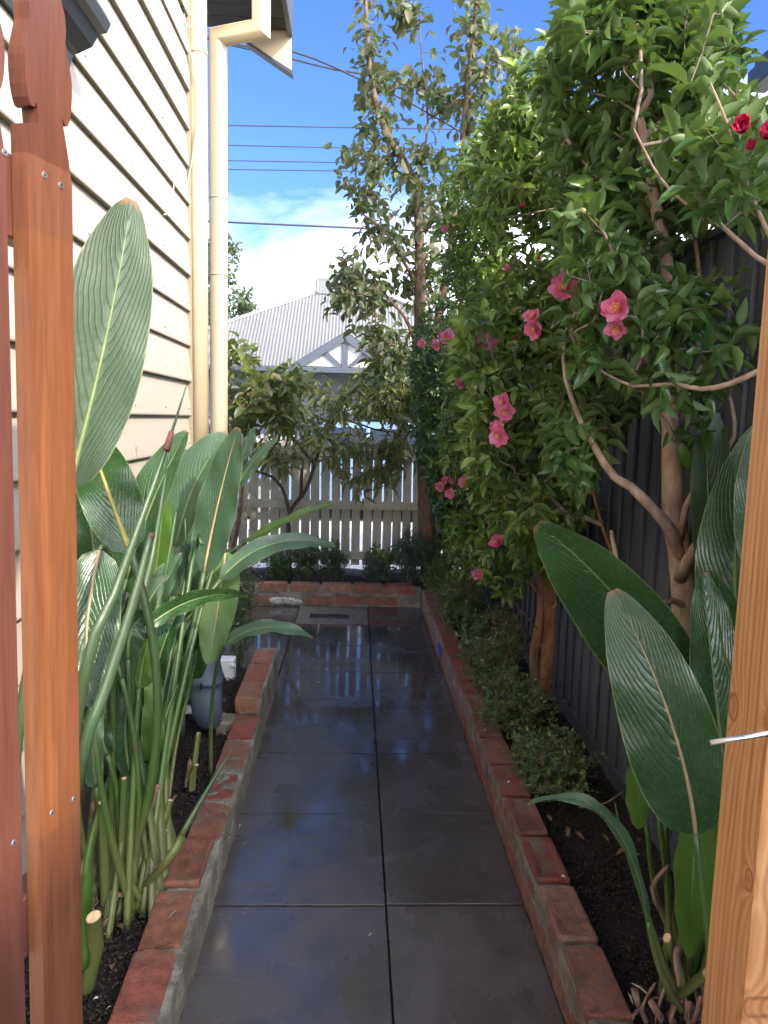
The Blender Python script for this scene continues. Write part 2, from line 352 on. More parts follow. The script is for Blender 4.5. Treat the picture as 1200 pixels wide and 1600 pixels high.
MT['leaf_box'] = leafmat('box leaf', [(0.085, 0.16, 0.035), (0.13, 0.21, 0.045), (0.18, 0.25, 0.055), (0.07, 0.135, 0.035)], 0.4, (0.12, 0.16, 0.06), 0.25)
MT['leaf_darkbox'] = leafmat('dark box leaf', [(0.035, 0.075, 0.024), (0.055, 0.105, 0.03), (0.075, 0.12, 0.035)], 0.4, (0.08, 0.12, 0.05), 0.2)
MT['leaf_dry'] = leafmat('dry box leaf', [(0.13, 0.16, 0.04), (0.20, 0.18, 0.055), (0.25, 0.19, 0.075), (0.11, 0.15, 0.04)], 0.55, None, 0.3)
MT['leaf_succ'] = leafmat('pale sage leaf', [(0.13, 0.20, 0.08), (0.18, 0.25, 0.11), (0.10, 0.17, 0.07)], 0.5, None, 0.25)
MT['leaf_grey'] = leafmat('blue grey needle', [(0.07, 0.11, 0.08), (0.10, 0.14, 0.11), (0.05, 0.085, 0.06)], 0.6, None, 0.15)
MT['leaf_far'] = leafmat('far foliage', [(0.03, 0.05, 0.018), (0.045, 0.07, 0.022), (0.025, 0.042, 0.02)], 0.6, None, 0.2)
MT['leaf_far2'] = leafmat('pale far foliage', [(0.08, 0.115, 0.035), (0.11, 0.14, 0.045), (0.06, 0.09, 0.03)], 0.6, None, 0.25)
MT['petal'] = leafmat('pink petal', [(0.72, 0.12, 0.27), (0.78, 0.20, 0.36), (0.82, 0.32, 0.48)], 0.5, None, 0.35, 0.3, (0.85, 0.15, 0.35))
MT['petal_deep'] = leafmat('deep pink petal', [(0.55, 0.02, 0.09), (0.66, 0.04, 0.12)], 0.5, None, 0.35, 0.3, (0.8, 0.08, 0.2))
MT['stamen'] = plain('yellow stamens', (0.80, 0.42, 0.06), 0.6)
MT['bud'] = plain('pale bud', (0.30, 0.30, 0.12), 0.6)
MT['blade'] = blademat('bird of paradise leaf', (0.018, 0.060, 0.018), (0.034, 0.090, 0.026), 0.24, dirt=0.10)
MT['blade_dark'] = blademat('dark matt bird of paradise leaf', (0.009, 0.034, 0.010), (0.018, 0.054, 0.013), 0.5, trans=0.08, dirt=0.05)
MT['blade_grey'] = blademat('dusty bird of paradise leaf', (0.035, 0.080, 0.040), (0.055, 0.110, 0.055), 0.33, dirt=0.35)
MT['blade_light'] = blademat('light green young leaf', (0.065, 0.150, 0.020), (0.10, 0.19, 0.028), 0.35, 0.35, dirt=0.05)
MT['rib'] = plain('pale midrib', (0.12, 0.165, 0.055), 0.45, var=0.3, scale=20)
MT['rib_y'] = plain('yellow midrib', (0.34, 0.29, 0.07), 0.45, var=0.3, scale=20)
MT['rib_b'] = plain('tan midrib', (0.33, 0.24, 0.13), 0.5, var=0.3, scale=20)
def stalkmat(name, lo, hi):
    m, n, p, o = mat(name); k = N(n)
    z = k.new('ShaderNodeSeparateXYZ', ins={0: k.new('ShaderNodeTexCoord').outputs['Object']}).outputs[2]
    v = k.obj((1, 1, 0.03), True); a = k.noise(v, 150, 5, 0.65); sc2 = k.noise(k.obj((1, 1, 0.5), True), 28, 5, 0.7); r = k.new('ShaderNodeObjectInfo').outputs['Random']
    col = k.mix(k.ramp(k.math('MULTIPLY', z, 1.0), [(0.15, 0.0), (0.75, 1.0)]), lo, hi)
    col = k.mix(k.math('MULTIPLY', r, 0.5), col, tuple(x*0.5 for x in lo))
    col = k.mix(k.math('MULTIPLY', k.math('SUBTRACT', a, 0.5), 1.5, clamp=True), col, tuple(min(1, x*1.7) for x in hi))
    col = k.mix(k.math('MULTIPLY', k.math('SUBTRACT', sc2, 0.60), 7.0, clamp=True), col, (0.10, 0.06, 0.03))
    base = k.math('MULTIPLY', k.math('SUBTRACT', k.math('ADD', 0.22, k.math('MULTIPLY', sc2, 0.2)), z), 9.0, clamp=True)
    col = k.mix(k.math('MULTIPLY', base, 0.55), col, (0.17, 0.15, 0.06))
    k.put(p.inputs['Base Color'], col); p.inputs['Roughness'].default_value = 0.42
    k.put(p.inputs['Normal'], k.bump(a, 0.35, 0.002)); return m
MT['stalk'] = stalkmat('green stalk', (0.095, 0.165, 0.025), (0.045, 0.090, 0.035))
MT['stalk2'] = stalkmat('dull green stalk', (0.06, 0.11, 0.03), (0.048, 0.085, 0.045))
MT['cut'] = plain('cut stalk face', (0.62, 0.42, 0.22), 0.7, var=0.3, scale=80)
MT['sheath'] = barkmat('dry sheath', (0.10, 0.05, 0.035), (0.26, 0.15, 0.10), (0.45, 0.33, 0.22), 30)
MT['brown_tip'] = plain('brown leaf tip', (0.20, 0.07, 0.04), 0.7, var=0.4)
MT['roof'] = plain('grey corrugated iron', (0.13, 0.13, 0.128), 0.6, 0.0, 0.08, 1.5, 0.0)
MT['trim'] = plain('slate blue trim', (0.042, 0.050, 0.068), 0.5, var=0.1, scale=3)
MT['white_wall'] = plain('white infill board', (0.36, 0.36, 0.34), 0.6, var=0.05, scale=3)
MT['house_wall'] = plain('pale grey wall', (0.42, 0.43, 0.45), 0.7, var=0.08, scale=3)
MT['porch_wall'] = plain('blue grey wall', (0.16, 0.175, 0.20), 0.7, var=0.08, scale=3)
MT['glass'] = plain('dark glass', (0.02, 0.025, 0.03), 0.08, 0, 0.1, 3, 0.0, 0.9)
MT['car_blue'] = plain('pale blue car paint', (0.20, 0.30, 0.46), 0.25, 0.4, 0.04, 2, 0.0)
MT['car_grey'] = plain('grey car paint', (0.10, 0.115, 0.14), 0.25, 0.4, 0.04, 2, 0.0)
MT['car_white'] = plain('white car paint', (0.70, 0.71, 0.72), 0.25, 0.0, 0.04, 2, 0.0)
MT['rubber'] = plain('tyre rubber', (0.02, 0.02, 0.02), 0.8)
MT['asphalt'] = plain('asphalt', (0.10, 0.10, 0.098), 0.85, var=0.25, scale=30)
MT['concrete'] = plain('footpath concrete', (0.42, 0.40, 0.37), 0.8, var=0.12, scale=4)
MT['grass'] = plain('verge grass', (0.07, 0.10, 0.03), 0.9, var=0.4, scale=20)
MT['stone'] = plain('sandy concrete', (0.20, 0.165, 0.11), 0.7, var=0.35, scale=14, bump=0.4)
MT['rubble'] = plain('pale broken mortar', (0.50, 0.46, 0.38), 0.9, var=0.3, scale=30, bump=0.8)
MT['red_tail'] = plain('red lamp', (0.5, 0.02, 0.02), 0.3)
MT['blue_tile'] = plain('blue glaze', (0.03, 0.06, 0.30), 0.3)

# ------------------------------------------------------------------ mesh helpers
def tag(o, label=None, cat=None, group=None, kind=None):
    for a, b in (('label', label), ('category', cat), ('group', group), ('kind', kind)):
        if b: o[a] = b
    return o
def mesh(name, V, Fc, m, parent=None, smooth=False, mats=None, mi=None, attrs=None, loc=None):
    me = bpy.data.meshes.new(name)
    me.from_pydata([tuple(map(float, v)) for v in V], [], Fc)
    for x in (mats or [m]): me.materials.append(x)
    if mi is not None: me.polygons.foreach_set('material_index', mi)
    if smooth: me.polygons.foreach_set('use_smooth', [True]*len(me.polygons))
    for an, (ty, dat) in (attrs or {}).items():
        a = me.attributes.new(an, ty, 'POINT')
        a.data.foreach_set('vector' if ty == 'FLOAT_VECTOR' else 'value', np.asarray(dat, np.float32).ravel())
    me.update()
    return link(name, me, parent, loc)
def link(name, me, parent=None, loc=None, rot=None, scale=None):
    o = bpy.data.objects.new(name, me); C.objects.link(o)
    if loc is not None: o.location = loc
    if rot is not None: o.rotation_euler = rot
    if scale is not None: o.scale = scale
    if parent is not None: o.parent = parent          # parents are Empties or meshes at their own origin: local coordinates
    return o
def empty(name, loc=(0, 0, 0), **k):
    o = bpy.data.objects.new(name, None); C.objects.link(o); o.location = loc; o.empty_display_size = 0.1
    tag(o, **k); return o
class B:
    """collects shapes for one mesh"""
    def __init__(s): s.V = []; s.F = []; s.m = []
    def add(s, V, Fc, mi=0):
        b = len(s.V); s.V += [tuple(v) for v in V]; s.F += [tuple(b+i for i in f) for f in Fc]; s.m += [mi]*len(Fc)
    def box(s, a, b, mi=0, rot=None, piv=None):
        (x0, y0, z0), (x1, y1, z1) = a, b
        V = [Vector(p) for p in ((x0, y0, z0), (x1, y0, z0), (x1, y1, z0), (x0, y1, z0), (x0, y0, z1), (x1, y0, z1), (x1, y1, z1), (x0, y1, z1))]
        if rot is not None:
            c = Vector(piv) if piv is not None else sum(V, Vector())/8
            V = [rot @ (v-c)+c for v in V]
        s.add(V, [(0, 3, 2, 1), (4, 5, 6, 7), (0, 1, 5, 4), (1, 2, 6, 5), (2, 3, 7, 6), (3, 0, 4, 7)], mi)
    def tube(s, pts, rad, n=8, mi=0, caps=True, flat=1.0):
        pts = [Vector(p) for p in pts]; L = len(pts)
        if not hasattr(rad, '__len__'): rad = [rad]*L
        ref = None; ring = []
        for i, p in enumerate(pts):
            t = (pts[min(i+1, L-1)]-pts[max(i-1, 0)])
            if t.length < 1e-9: t = Vector((0, 0, 1))
            t.normalize()
            if ref is None:
                ref = t.orthogonal().normalized()
            ref = (ref - t*ref.dot(t))
            if ref.length < 1e-6: ref = t.orthogonal()
            ref.normalize(); bn = t.cross(ref)
            ring.append([p+(ref*math.cos(2*math.pi*j/n)+bn*math.sin(2*math.pi*j/n)*flat)*rad[i] for j in range(n)])
        V = [v for r in ring for v in r]; Fc = []
        for i in range(L-1):
            for j in range(n):
                k = (j+1) % n; Fc.append((i*n+j, i*n+k, (i+1)*n+k, (i+1)*n+j))
        if caps: Fc += [tuple(range(n-1, -1, -1)), tuple((L-1)*n+j for j in range(n))]
        s.add(V, Fc, mi)
    def prism(s, poly, axis, a, b, mi=0):
        """poly in the two other axes, extruded along axis from a to b"""
        def P(u, v, w): return {'X': (w, u, v), 'Y': (u, w, v), 'Z': (u, v, w)}[axis]
        n = len(poly); V = [P(u, v, a) for u, v in poly]+[P(u, v, b) for u, v in poly]
        s.add(V, [tuple(range(n)), tuple(range(2*n-1, n-1, -1))]+[(i, (i+1) % n, n+(i+1) % n, n+i) for i in range(n)], mi)
    def build(s, name, m, parent=None, smooth=False, mats=None, loc=None, bevel=0.0, fixn=True):
        o = mesh(name, s.V, s.F, m, parent, smooth, mats, s.m if mats else None, loc=loc)
        if fixn:
            import bmesh
            bm = bmesh.new(); bm.from_mesh(o.data); bmesh.ops.recalc_face_normals(bm, faces=bm.faces)
            if bevel: bmesh.ops.bevel(bm, geom=list(bm.edges), offset=bevel, segments=1, profile=0.7, affect='EDGES')
            bm.to_mesh(o.data); bm.free()
        return o
def boxobj(name, a, b, m, parent=None, bevel=0.0, loc=None):
    k = B(); k.box(a, b); return k.build(name, m, parent, bevel=bevel, loc=loc)
def copyo(o, parent=None, **k):
    c = o.copy(); C.objects.link(c)
    if parent is not None: c.parent = parent
    for a, b in k.items(): setattr(c, a, b)
    return c

# ------------------------------------------------------------------ leaves in bulk
def leaf_template(w=0.42, fold=0.25, curl=0.25, rows=((0, 0), (0.22, 0.72), (0.5, 1.0), (0.78, 0.68), (1, 0))):
    V = []; idx = []
    for t, k in rows:
        z = -curl*t*t
        if k == 0: idx.append([len(V)]); V.append((0, t, z))
        else:
            h = w*0.5*k; i = len(V); V += [(-h, t, z+h*fold*2), (0, t, z), (h, t, z+h*fold*2)]; idx.append([i, i+1, i+2])
    Fc = []
    for a, b in zip(idx[:-1], idx[1:]):
        if len(a) == 1: Fc += [(a[0], b[1], b[0]), (a[0], b[2], b[1])]
        elif len(b) == 1: Fc += [(a[0], a[1], b[0]), (a[1], a[2], b[0])]
        else: Fc += [(a[0], a[1], b[1], b[0]), (a[1], a[2], b[2], b[1])]
    tris = []
    for f in Fc:
        tris.append(f[:3])
        if len(f) == 4: tris.append((f[0], f[2], f[3]))
    return np.array(V, float), np.array(tris, int)
def bulk(name, tpl, pos, dirs, nrm, size, m, parent=None):
    TV, TF = tpl; n = len(pos)
    if n == 0: return None
    y = dirs/np.linalg.norm(dirs, axis=1, keepdims=True)
    x = np.cross(y, nrm); x /= (np.linalg.norm(x, axis=1, keepdims=True)+1e-9); z = np.cross(x, y)
    V = pos[:, None, :] + size[:, None, None]*(TV[None, :, 0:1]*x[:, None, :]+TV[None, :, 1:2]*y[:, None, :]+TV[None, :, 2:3]*z[:, None, :])
    Vn = V.reshape(-1, 3); Fn = (TF[None]+np.arange(n)[:, None, None]*len(TV)).reshape(-1, 3)
    me = bpy.data.meshes.new(name); me.vertices.add(len(Vn)); me.vertices.foreach_set('co', Vn.astype(np.float32).ravel())
    me.loops.add(len(Fn)*3); me.loops.foreach_set('vertex_index', Fn.astype(np.int32).ravel())
    me.polygons.add(len(Fn)); me.polygons.foreach_set('loop_start', np.arange(0, len(Fn)*3, 3, dtype=np.int32))
    me.polygons.foreach_set('loop_total', np.full(len(Fn), 3, np.int32)); me.polygons.foreach_set('use_smooth', np.ones(len(Fn), bool))
    a = me.attributes.new('rnd', 'FLOAT', 'POINT'); a.data.foreach_set('value', np.repeat(RN.random(n), len(TV)).astype(np.float32))
    me.materials.append(m); me.update(calc_edges=True)
    o = link(name, me, parent); o['kind'] = 'stuff'; return o
_tplmesh = {}
def leaf_objects(tplkey, tpl, pos, dirs, nrm, size, m, parent):
    key = (tplkey, m.name)
    if key not in _tplmesh:
        V, Fc = tpl; me = bpy.data.meshes.new('leaf'); me.from_pydata(V.tolist(), [], Fc.tolist()); me.materials.append(m)
        me.polygons.foreach_set('use_smooth', [True]*len(me.polygons)); me.update(); _tplmesh[key] = me
    me = _tplmesh[key]
    for p, d, nn, s in zip(pos, dirs, nrm, size):
        y = Vector(d).normalized(); x = y.cross(Vector(nn)).normalized(); z = x.cross(y)
        o = bpy.data.objects.new('leaf', me); C.objects.link(o); o.parent = parent
        o.matrix_local = Matrix([[x.x*s, y.x*s, z.x*s, p[0]], [x.y*s, y.y*s, z.y*s, p[1]], [x.z*s, y.z*s, z.z*s, p[2]], [0, 0, 0, 1]])
TPL = {'cam': leaf_template(0.44, 0.42, 0.40), 'pear': leaf_template(0.55, 0.25, 0.35), 'long': leaf_template(0.24, 0.2, 0.35),
       'box': leaf_template(0.55, 0.1, 0.1, ((0, 0), (0.45, 1.0), (1, 0))), 'needle': leaf_template(0.12, 0.1, 0.1, ((0, 0), (0.5, 1.0), (1, 0))),
       'far': leaf_template(0.6, 0.1, 0.2, ((0, 0), (0.5, 1.0), (1, 0)))}

# ------------------------------------------------------------------ tree growth
def smooth_path(pts, step=0.08, jit=0.0):
    pts = [Vector(p) for p in pts]; out = []
    for i in range(len(pts)-1):
        p0 = pts[max(i-1, 0)]; p1 = pts[i]; p2 = pts[i+1]; p3 = pts[min(i+2, len(pts)-1)]
        n = max(2, int((p2-p1).length/step))
        for j in range(n):
            t = j/n
            out.append(0.5*((2*p1)+(p2-p0)*t+(2*p0-5*p1+4*p2-p3)*t*t+(3*p1-p0-3*p2+p3)*t**3))
    out.append(pts[-1])
    if jit: out = [out[0]]+[p+Vector(RN.normal(0, jit, 3)) for p in out[1:-1]]+[out[-1]]
    return out
def grow(paths, tips, up=0.3, seg=0.09, wob=0.18):
    """paths: given limbs [[points], r0, r1]; returns twig chains and each tip's direction"""
    P = []; par = []; own = []
    for pts, r0, r1 in paths:
        for p in smooth_path(pts, 0.06):
            P.append(p[:]); par.append(-1); own.append(1)
    cap = len(P)+len(tips)*14; A = np.zeros((cap, 3)); n = len(P); A[:n] = P
    par = list(par)+[-1]*(cap-n); isg = np.zeros(cap, bool); isg[:n] = True
    tips = np.asarray(tips, float)
    d0 = np.array([np.min(np.linalg.norm(A[:n]-t, axis=1)) for t in tips]); order = np.argsort(d0)
    tipidx = []; tdir = []
    for ti in order:
        t = tips[ti]; df = t-A[:n]; ds = np.linalg.norm(df, axis=1)
        cost = ds*(1+0.35*np.clip(-df[:, 2]/(ds+1e-6)+up, 0, 2)) + np.where(isg[:n], 0, 0.015)
        cost[ds < 0.05] += 0.3
        j = int(np.argmin(cost)); a = A[j].copy(); L = ds[j]; k = max(2, min(12, int(L/seg)))
        out = (t-a)/L; mid = (a+t)/2+RN.normal(0, wob*L*0.5, 3)+np.array([0, 0, -0.10*L])
        prev = j
        for q in range(1, k+1):
            u = q/k; pt = (1-u)**2*a+2*u*(1-u)*mid+u*u*t+(RN.normal(0, 0.006, 3) if q < k else 0)
            A[n] = pt; par[n] = prev; prev = n; n += 1
        tipidx.append(n-1); dd = A[n-1]-A[n-2]; tdir.append(dd/np.linalg.norm(dd))
    return A[:n], par[:n], isg[:n], tipidx, np.array(tdir)
def twigs(A, par, isg, rt=0.0016, name='twig', m=None, parent=None, maxr=0.02, thick=1.0):
    n = len(A); load = np.zeros(n); kids = [[] for _ in range(n)]
    for i in range(n-1, -1, -1):
        if load[i] == 0: load[i] = 1
        if par[i] >= 0 and not isg[i]:
            load[par[i]] += load[i]; kids[par[i]].append(i)
    R = np.minimum(rt*thick*load**0.42, maxr)
    b = B()
    def chain(start, i):
        pts = [A[start], A[i]]; rr = [R[i], R[i]]
        while kids[i]:
            ks = sorted(kids[i], key=lambda q: -load[q])
            for q in ks[1:]: stack.append((i, q))
            i = ks[0]; pts.append(A[i]); rr.append(R[i])
        rr[-1] = rt*0.6
        b.tube(pts, rr, 6 if rr[0] > 0.006 else (4 if rr[0] > 0.003 else 3), caps=False)
    stack = []
    for i in range(n):
        if isg[i]:
            for q in kids[i]: stack.append((i, q))
    while stack: chain(*stack.pop())
    if b.V:
        o = mesh(name, b.V, b.F, m, parent, True); o['kind'] = 'stuff'; return o
def limbs(paths, m, parent, knob=0.12):
    for i, (pts, r0, r1) in enumerate(paths):
        sp = smooth_path(pts, 0.05); L = len(sp); b = B()
        rad = [(r0+(r1-r0)*(j/(L-1)))*(1+knob*(RN.random()-0.5)) for j in range(L)]
        b.tube(sp, rad, 12, caps=True)
        mesh('trunk' if i == 0 else 'branch', b.V, b.F, m, parent, True)
def clusters(A, tips, tdir, per, spread, size, droop=0.2, out=0.9, stem=0.10, up=0.5, jit=0.2):
    """leaves in spirals along the last bit of every twig"""
    tp = A[tips]; n = len(tp); N_ = n*per
    base = np.repeat(tp, per, 0); td = np.repeat(tdir, per, 0)
    s = np.tile(np.arange(per)/per, n)+RN.normal(0, 0.05, N_)
    ang = np.tile(np.arange(per)*2.4, n)+np.repeat(RN.random(n)*6.3, per)
    ref = np.cross(td, RN.normal(0, 1, (N_, 3))*0.02+np.array([0.3, 0.2, 1.0])); ref /= (np.linalg.norm(ref, axis=1, keepdims=True)+1e-6)
    bn = np.cross(td, ref)
    rad = ref*np.cos(ang)[:, None]+bn*np.sin(ang)[:, None]
    pos = base-td*(stem*s)[:, None]+RN.normal(0, spread, (N_, 3))
    d = td*(0.35+0.6*(1-s))[:, None]+rad*out+RN.normal(0, jit, (N_, 3)); d[:, 2] -= droop
    d /= np.linalg.norm(d, axis=1, keepdims=True)
    nr = np.array([0, 0, 1.0])*up+td*0.6+RN.normal(0, 0.3, (N_, 3))
    sz = size*np.clip(RN.normal(1, 0.22, N_), 0.45, 1.5)
    return pos, d, nr, sz
def inpoly(px, py, poly):
    c = np.zeros(len(px), bool); j = len(poly)-1
    for i in range(len(poly)):
        xi, yi = poly[i]; xj, yj = poly[j]
        c ^= ((yi > py) != (yj > py)) & (px < (xj-xi)*(py-yi)/((yj-yi)+1e-9)+xi); j = i
    return c
def tips_in(poly, D0, D1, n, bulge=0.0, xlim=None, zmin=0.12, lump=0.0):
    """points in the solid swept by an outline between two distances"""
    xs = [p[0] for p in poly]; ys = [p[1] for p in poly]; out = []
    while len(out) < n:
        px = RN.uniform(min(xs), max(xs), 400); py = RN.uniform(min(ys), max(ys), 400)
        ok = inpoly(px, py, poly)
        for a, b in zip(px[ok], py[ok]):
            D = RN.uniform(D0, D1); p = aD(a, b, D)
            if lump:
                q = math.sin(p.x*7.1+p.z*3.3)+math.sin(p.z*8.3-p.y*4.1)+math.sin(p.y*6.7+p.x*5.0)
                if q < RN.normal(-0.2, 0.6)*lump: continue
            if xlim and not (xlim[0] < p.x < xlim[1]): continue
            if p.z < zmin: continue
            out.append(p[:])
    return np.array(out[:n])
def foliage(tree, key, m, L, nobj=300, keep=None):
    pos, d, nr, sz = L
    if keep is not None:
        k = keep(pos); pos, d, nr, sz = pos[k], d[k], nr[k], sz[k]
    pj = proj(pos); inf = (pj[:, 0] > 5) & (pj[:, 0] < 1195) & (pj[:, 1] > 5) & (pj[:, 1] < 1595) & (pos[:, 1] > 0.3)
    sel = np.zeros(len(pos), bool)
    if nobj:
        score = np.where(inf, np.linalg.norm(pos-np.array([0, 0, HC]), axis=1)/sz, 1e9); o = np.argsort(score)[:nobj]
        sel[o[score[o] < 1e8]] = True
    leaf_objects(key, TPL[key], pos[sel], d[sel], nr[sel], sz[sel], m, tree)
    bulk('foliage', TPL[key], pos[~sel], d[~sel], nr[~sel], sz[~sel], m, tree)

TPL_L = leaf_template(0.42, 0.35, 0.35)
MT['leaf_dead'] = leafmat('dead leaf', [(0.20, 0.10, 0.05), (0.30, 0.18, 0.09), (0.12, 0.06, 0.03), (0.35, 0.26, 0.14)], 0.7, None, 0.1)
# ================================================================== THE SETTING
XL, XR, XC = -0.415, 0.56, 0.124      # path edges and centre joint
ZS = 0.10                             # soil level in the beds
# street side ground (lower sheets first)
g = B(); g.box((-600, 6.75, -0.30), (600, 2500, -0.06)); tag(g.build('ground', MT['grass']), kind='structure')
g = B(); g.box((-14, -12, -0.30), (14, 6.745, -0.045)); tag(g.build('garden_ground', MT['soil']), kind='structure')
g = B(); g.box((-200, 6.95, -0.2), (200, 10.4, 0.02)); tag(g.build('footpath', MT['concrete'], bevel=0), kind='structure')
g = B(); g.box((-200, 10.4, -0.2), (200, 10.6, 0.03)); g.box((-200, 17.0, -0.2), (200, 17.2, 0.03)); tag(g.build('kerb', MT['concrete']), kind='structure')
g = B(); g.box((-200, 10.6, -0.2), (200, 17.0, -0.052)); tag(g.build('road', MT['asphalt']), kind='structure')
g = B(); g.box((-200, 17.9, -0.2), (200, 19.4, 0.02)); tag(g.build('far_footpath', MT['concrete']), kind='structure')

# paving slabs
path = boxobj('garden_path', (-1.6, -1.4, -0.044), (XR+0.004, 5.84, -0.012), MT['sand']); tag(path, kind='structure')
rows = [-0.505, 0.02, 0.545, 1.07, 1.603, 2.130, 2.669, 3.188, 3.716, 4.274, 4.791, 5.303, 5.838]
def slab(x0, x1, y0, y1, m, dz=0.0, tilt=0.0):
    cx, cy = (x0+x1)/2, (y0+y1)/2; hx, hy = (x1-x0)/2-0.0032, (y1-y0)/2-0.0042
    k = B(); k.box((-hx, -hy, -0.036), (hx, hy, 0)); o = k.build('paving_slab', m, path, bevel=0.0008, loc=(cx, cy, dz))
    o.rotation_euler = (RN.normal(0, tilt), RN.normal(0, tilt), RN.normal(0, 0.0008)); return o
for i, (a, b) in enumerate(zip(rows[:-1], rows[1:])):
    if i < len(rows)-2: slab(XL-0.006, XC, a, b, MT['slab'], RN.normal(0, 0.0012), 0.0022)
    slab(XC, XR, a, b, MT['slab'], RN.normal(0, 0.0012), 0.0022)
    if a > 4.2: slab(-0.945, XL-0.006, a, b, MT['slab'], RN.normal(0, 0.001), 0.0015)
    if a > 4.2: slab(-1.475, -0.945, a, b, MT['slab'], RN.normal(0, 0.001), 0.0015)
# drain surround with its grate
ds = slab(XL-0.006, XC, rows[-2], rows[-1], MT['stone'], -0.002); ds.name = 'drain_surround'
gc = aZ(515, 963, 0.0); gr = boxobj('drain_grate', (-0.15, -0.055, 0), (0.15, 0.055, 0.004), MT['dark_steel'], ds, loc=(gc.x-ds.location.x, gc.y-ds.location.y, 0.001))
k = B()
for sx_ in np.linspace(-0.14, 0.14, 15):
    k.box((sx_-0.005, -0.055, 0.0035), (sx_+0.005, -0.043, 0.008)); k.box((sx_-0.005, 0.043, 0.0035), (sx_+0.005, 0.055, 0.008))
for sy_ in np.linspace(-0.035, 0.035, 5):
    k.box((-0.15, sy_-0.004, 0.0036), (-0.140, sy_+0.004, 0.0082)); k.box((0.140, sy_-0.004, 0.0036), (0.15, sy_+0.004, 0.0082))
o = k.build('grate_rim', MT['meter'], ds, loc=(gc.x-ds.location.x, gc.y-ds.location.y, 0.001)); 

# bricks ---------------------------------------------------------------
BR = []
import bmesh
def brick_mesh(L, frog=False, seed=0, cut=0.0):
    rr = np.random.default_rng(seed); bm = bmesh.new(); w_, h_ = 0.105, 0.070
    bmesh.ops.create_cube(bm, size=1.0)
    for v in bm.verts: v.co = Vector((v.co.x*w_, v.co.y*L, v.co.z*h_))
    if frog:
        top = [f for f in bm.faces if f.normal.z > 0.5][0]
        r = bmesh.ops.inset_region(bm, faces=[top], thickness=0.022); bm.faces.ensure_lookup_table()
        top = max([f for f in bm.faces if f.normal.z > 0.5], key=lambda f: -abs(f.calc_center_median().x)-abs(f.calc_center_median().y))
        r = bmesh.ops.extrude_face_region(bm, geom=[top]); vs = [e for e in r['geom'] if isinstance(e, bmesh.types.BMVert)]
        c = sum((v.co for v in vs), Vector())/len(vs)
        for v in vs: v.co = c+(v.co-c)*0.66; v.co.z -= 0.010
        bmesh.ops.delete(bm, geom=[top], context='FACES_ONLY')
    bmesh.ops.bevel(bm, geom=[e for e in bm.edges if e.is_manifold], offset=0.005, segments=1, affect='EDGES')
    for v in bm.verts: v.co += Vector(rr.normal(0, 0.0014, 3))
    me = bpy.data.meshes.new('brick'); bm.to_mesh(me); bm.free(); me.materials.append(MT['brick']); return me
BM = {}
def brick(parent, x, y, z, L=0.232, rz=0.0, frog=False, tilt=0.01):
    key = (round(L, 2), frog, int(RN.integers(0, 4)))
    if key not in BM: BM[key] = brick_mesh(L, frog, len(BM)+11)
    o = link('brick', BM[key], parent, (x, y, z)); o.rotation_euler = (RN.normal(0, tilt), RN.normal(0, tilt*1.3), rz+RN.normal(0, 0.012)); return o
def core(parent, x0, x1, y0, y1, z0, z1, amp=0.006, proud=None):
    """mortar bed: a lumpy core the bricks are pressed into"""
    ny = max(6, int((y1-y0)/0.02)); nx = max(6, int((x1-x0)/0.02)); nz = max(6, int((z1-z0)/0.018))
    V = []; Fc = []
    def face(f, nu, nv):
        b = len(V)
        for i in range(nu+1):
            for j in range(nv+1): V.append(f(i/nu, j/nv))
        for i in range(nu):
            for j in range(nv):
                a = b+i*(nv+1)+j; Fc.append((a, a+1, a+nv+2, a+nv+1))
    import mathutils
    def nz3(x, y, z, s=22): return mathutils.noise.noise(Vector((x*s, y*s, z*s)))+0.5*mathutils.noise.noise(Vector((x*s*2.7, y*s*2.7, z*s*2.7)))
    def ed(p): # shrink amplitude at the edges so faces still meet
        return p
    def D(x, y, z):
        a = nz3(x, y, z); b = nz3(x+9, y, z); c = nz3(x, y+9, z)
        return (x+a*amp, y+b*amp, z+c*amp)
    face(lambda u, v: D(x0, y0+(y1-y0)*u, z0+(z1-z0)*v), ny, nz)
    face(lambda u, v: D(x1, y0+(y1-y0)*u, z0+(z1-z0)*v), ny, nz)
    face(lambda u, v: D(x0+(x1-x0)*u, y0, z0+(z1-z0)*v), nx, nz)
    face(lambda u, v: D(x0+(x1-x0)*u, y1, z0+(z1-z0)*v), nx, nz)
    face(lambda u, v: D(x0+(x1-x0)*v, y0+(y1-y0)*u, z1), ny, nx)
    o = mesh('mortar', V, Fc, MT['mortar'], parent, True)
    bm = bmesh.new(); bm.from_mesh(o.data); bmesh.ops.remove_doubles(bm, verts=bm.verts, dist=0.0004); bmesh.ops.recalc_face_normals(bm, faces=bm.faces); bm.to_mesh(o.data); bm.free()
    return o
# right edging wall
rw = empty('brick_edging_wall', (0, 0, 0), label='long red brick edging wall along the right side of the wet path', cat='brick wall', kind='thing')
core(rw, XR+0.001, XR+0.102, -0.8, 5.84, -0.04, 0.143, 0.006)
y = -0.75; i = 0
while y < 5.75:
    L = 0.232
    brick(rw, XR+0.054, y+L/2, 0.122+RN.normal(0, 0.002), frog=i in (10, 11, 12, 16)); y += L+0.020; i += 1
y = -0.85; 
while y < 5.6:
    o = brick(rw, XR+0.052-0.001+RN.normal(0, 0.002), y+0.116, 0.036); y += 0.25
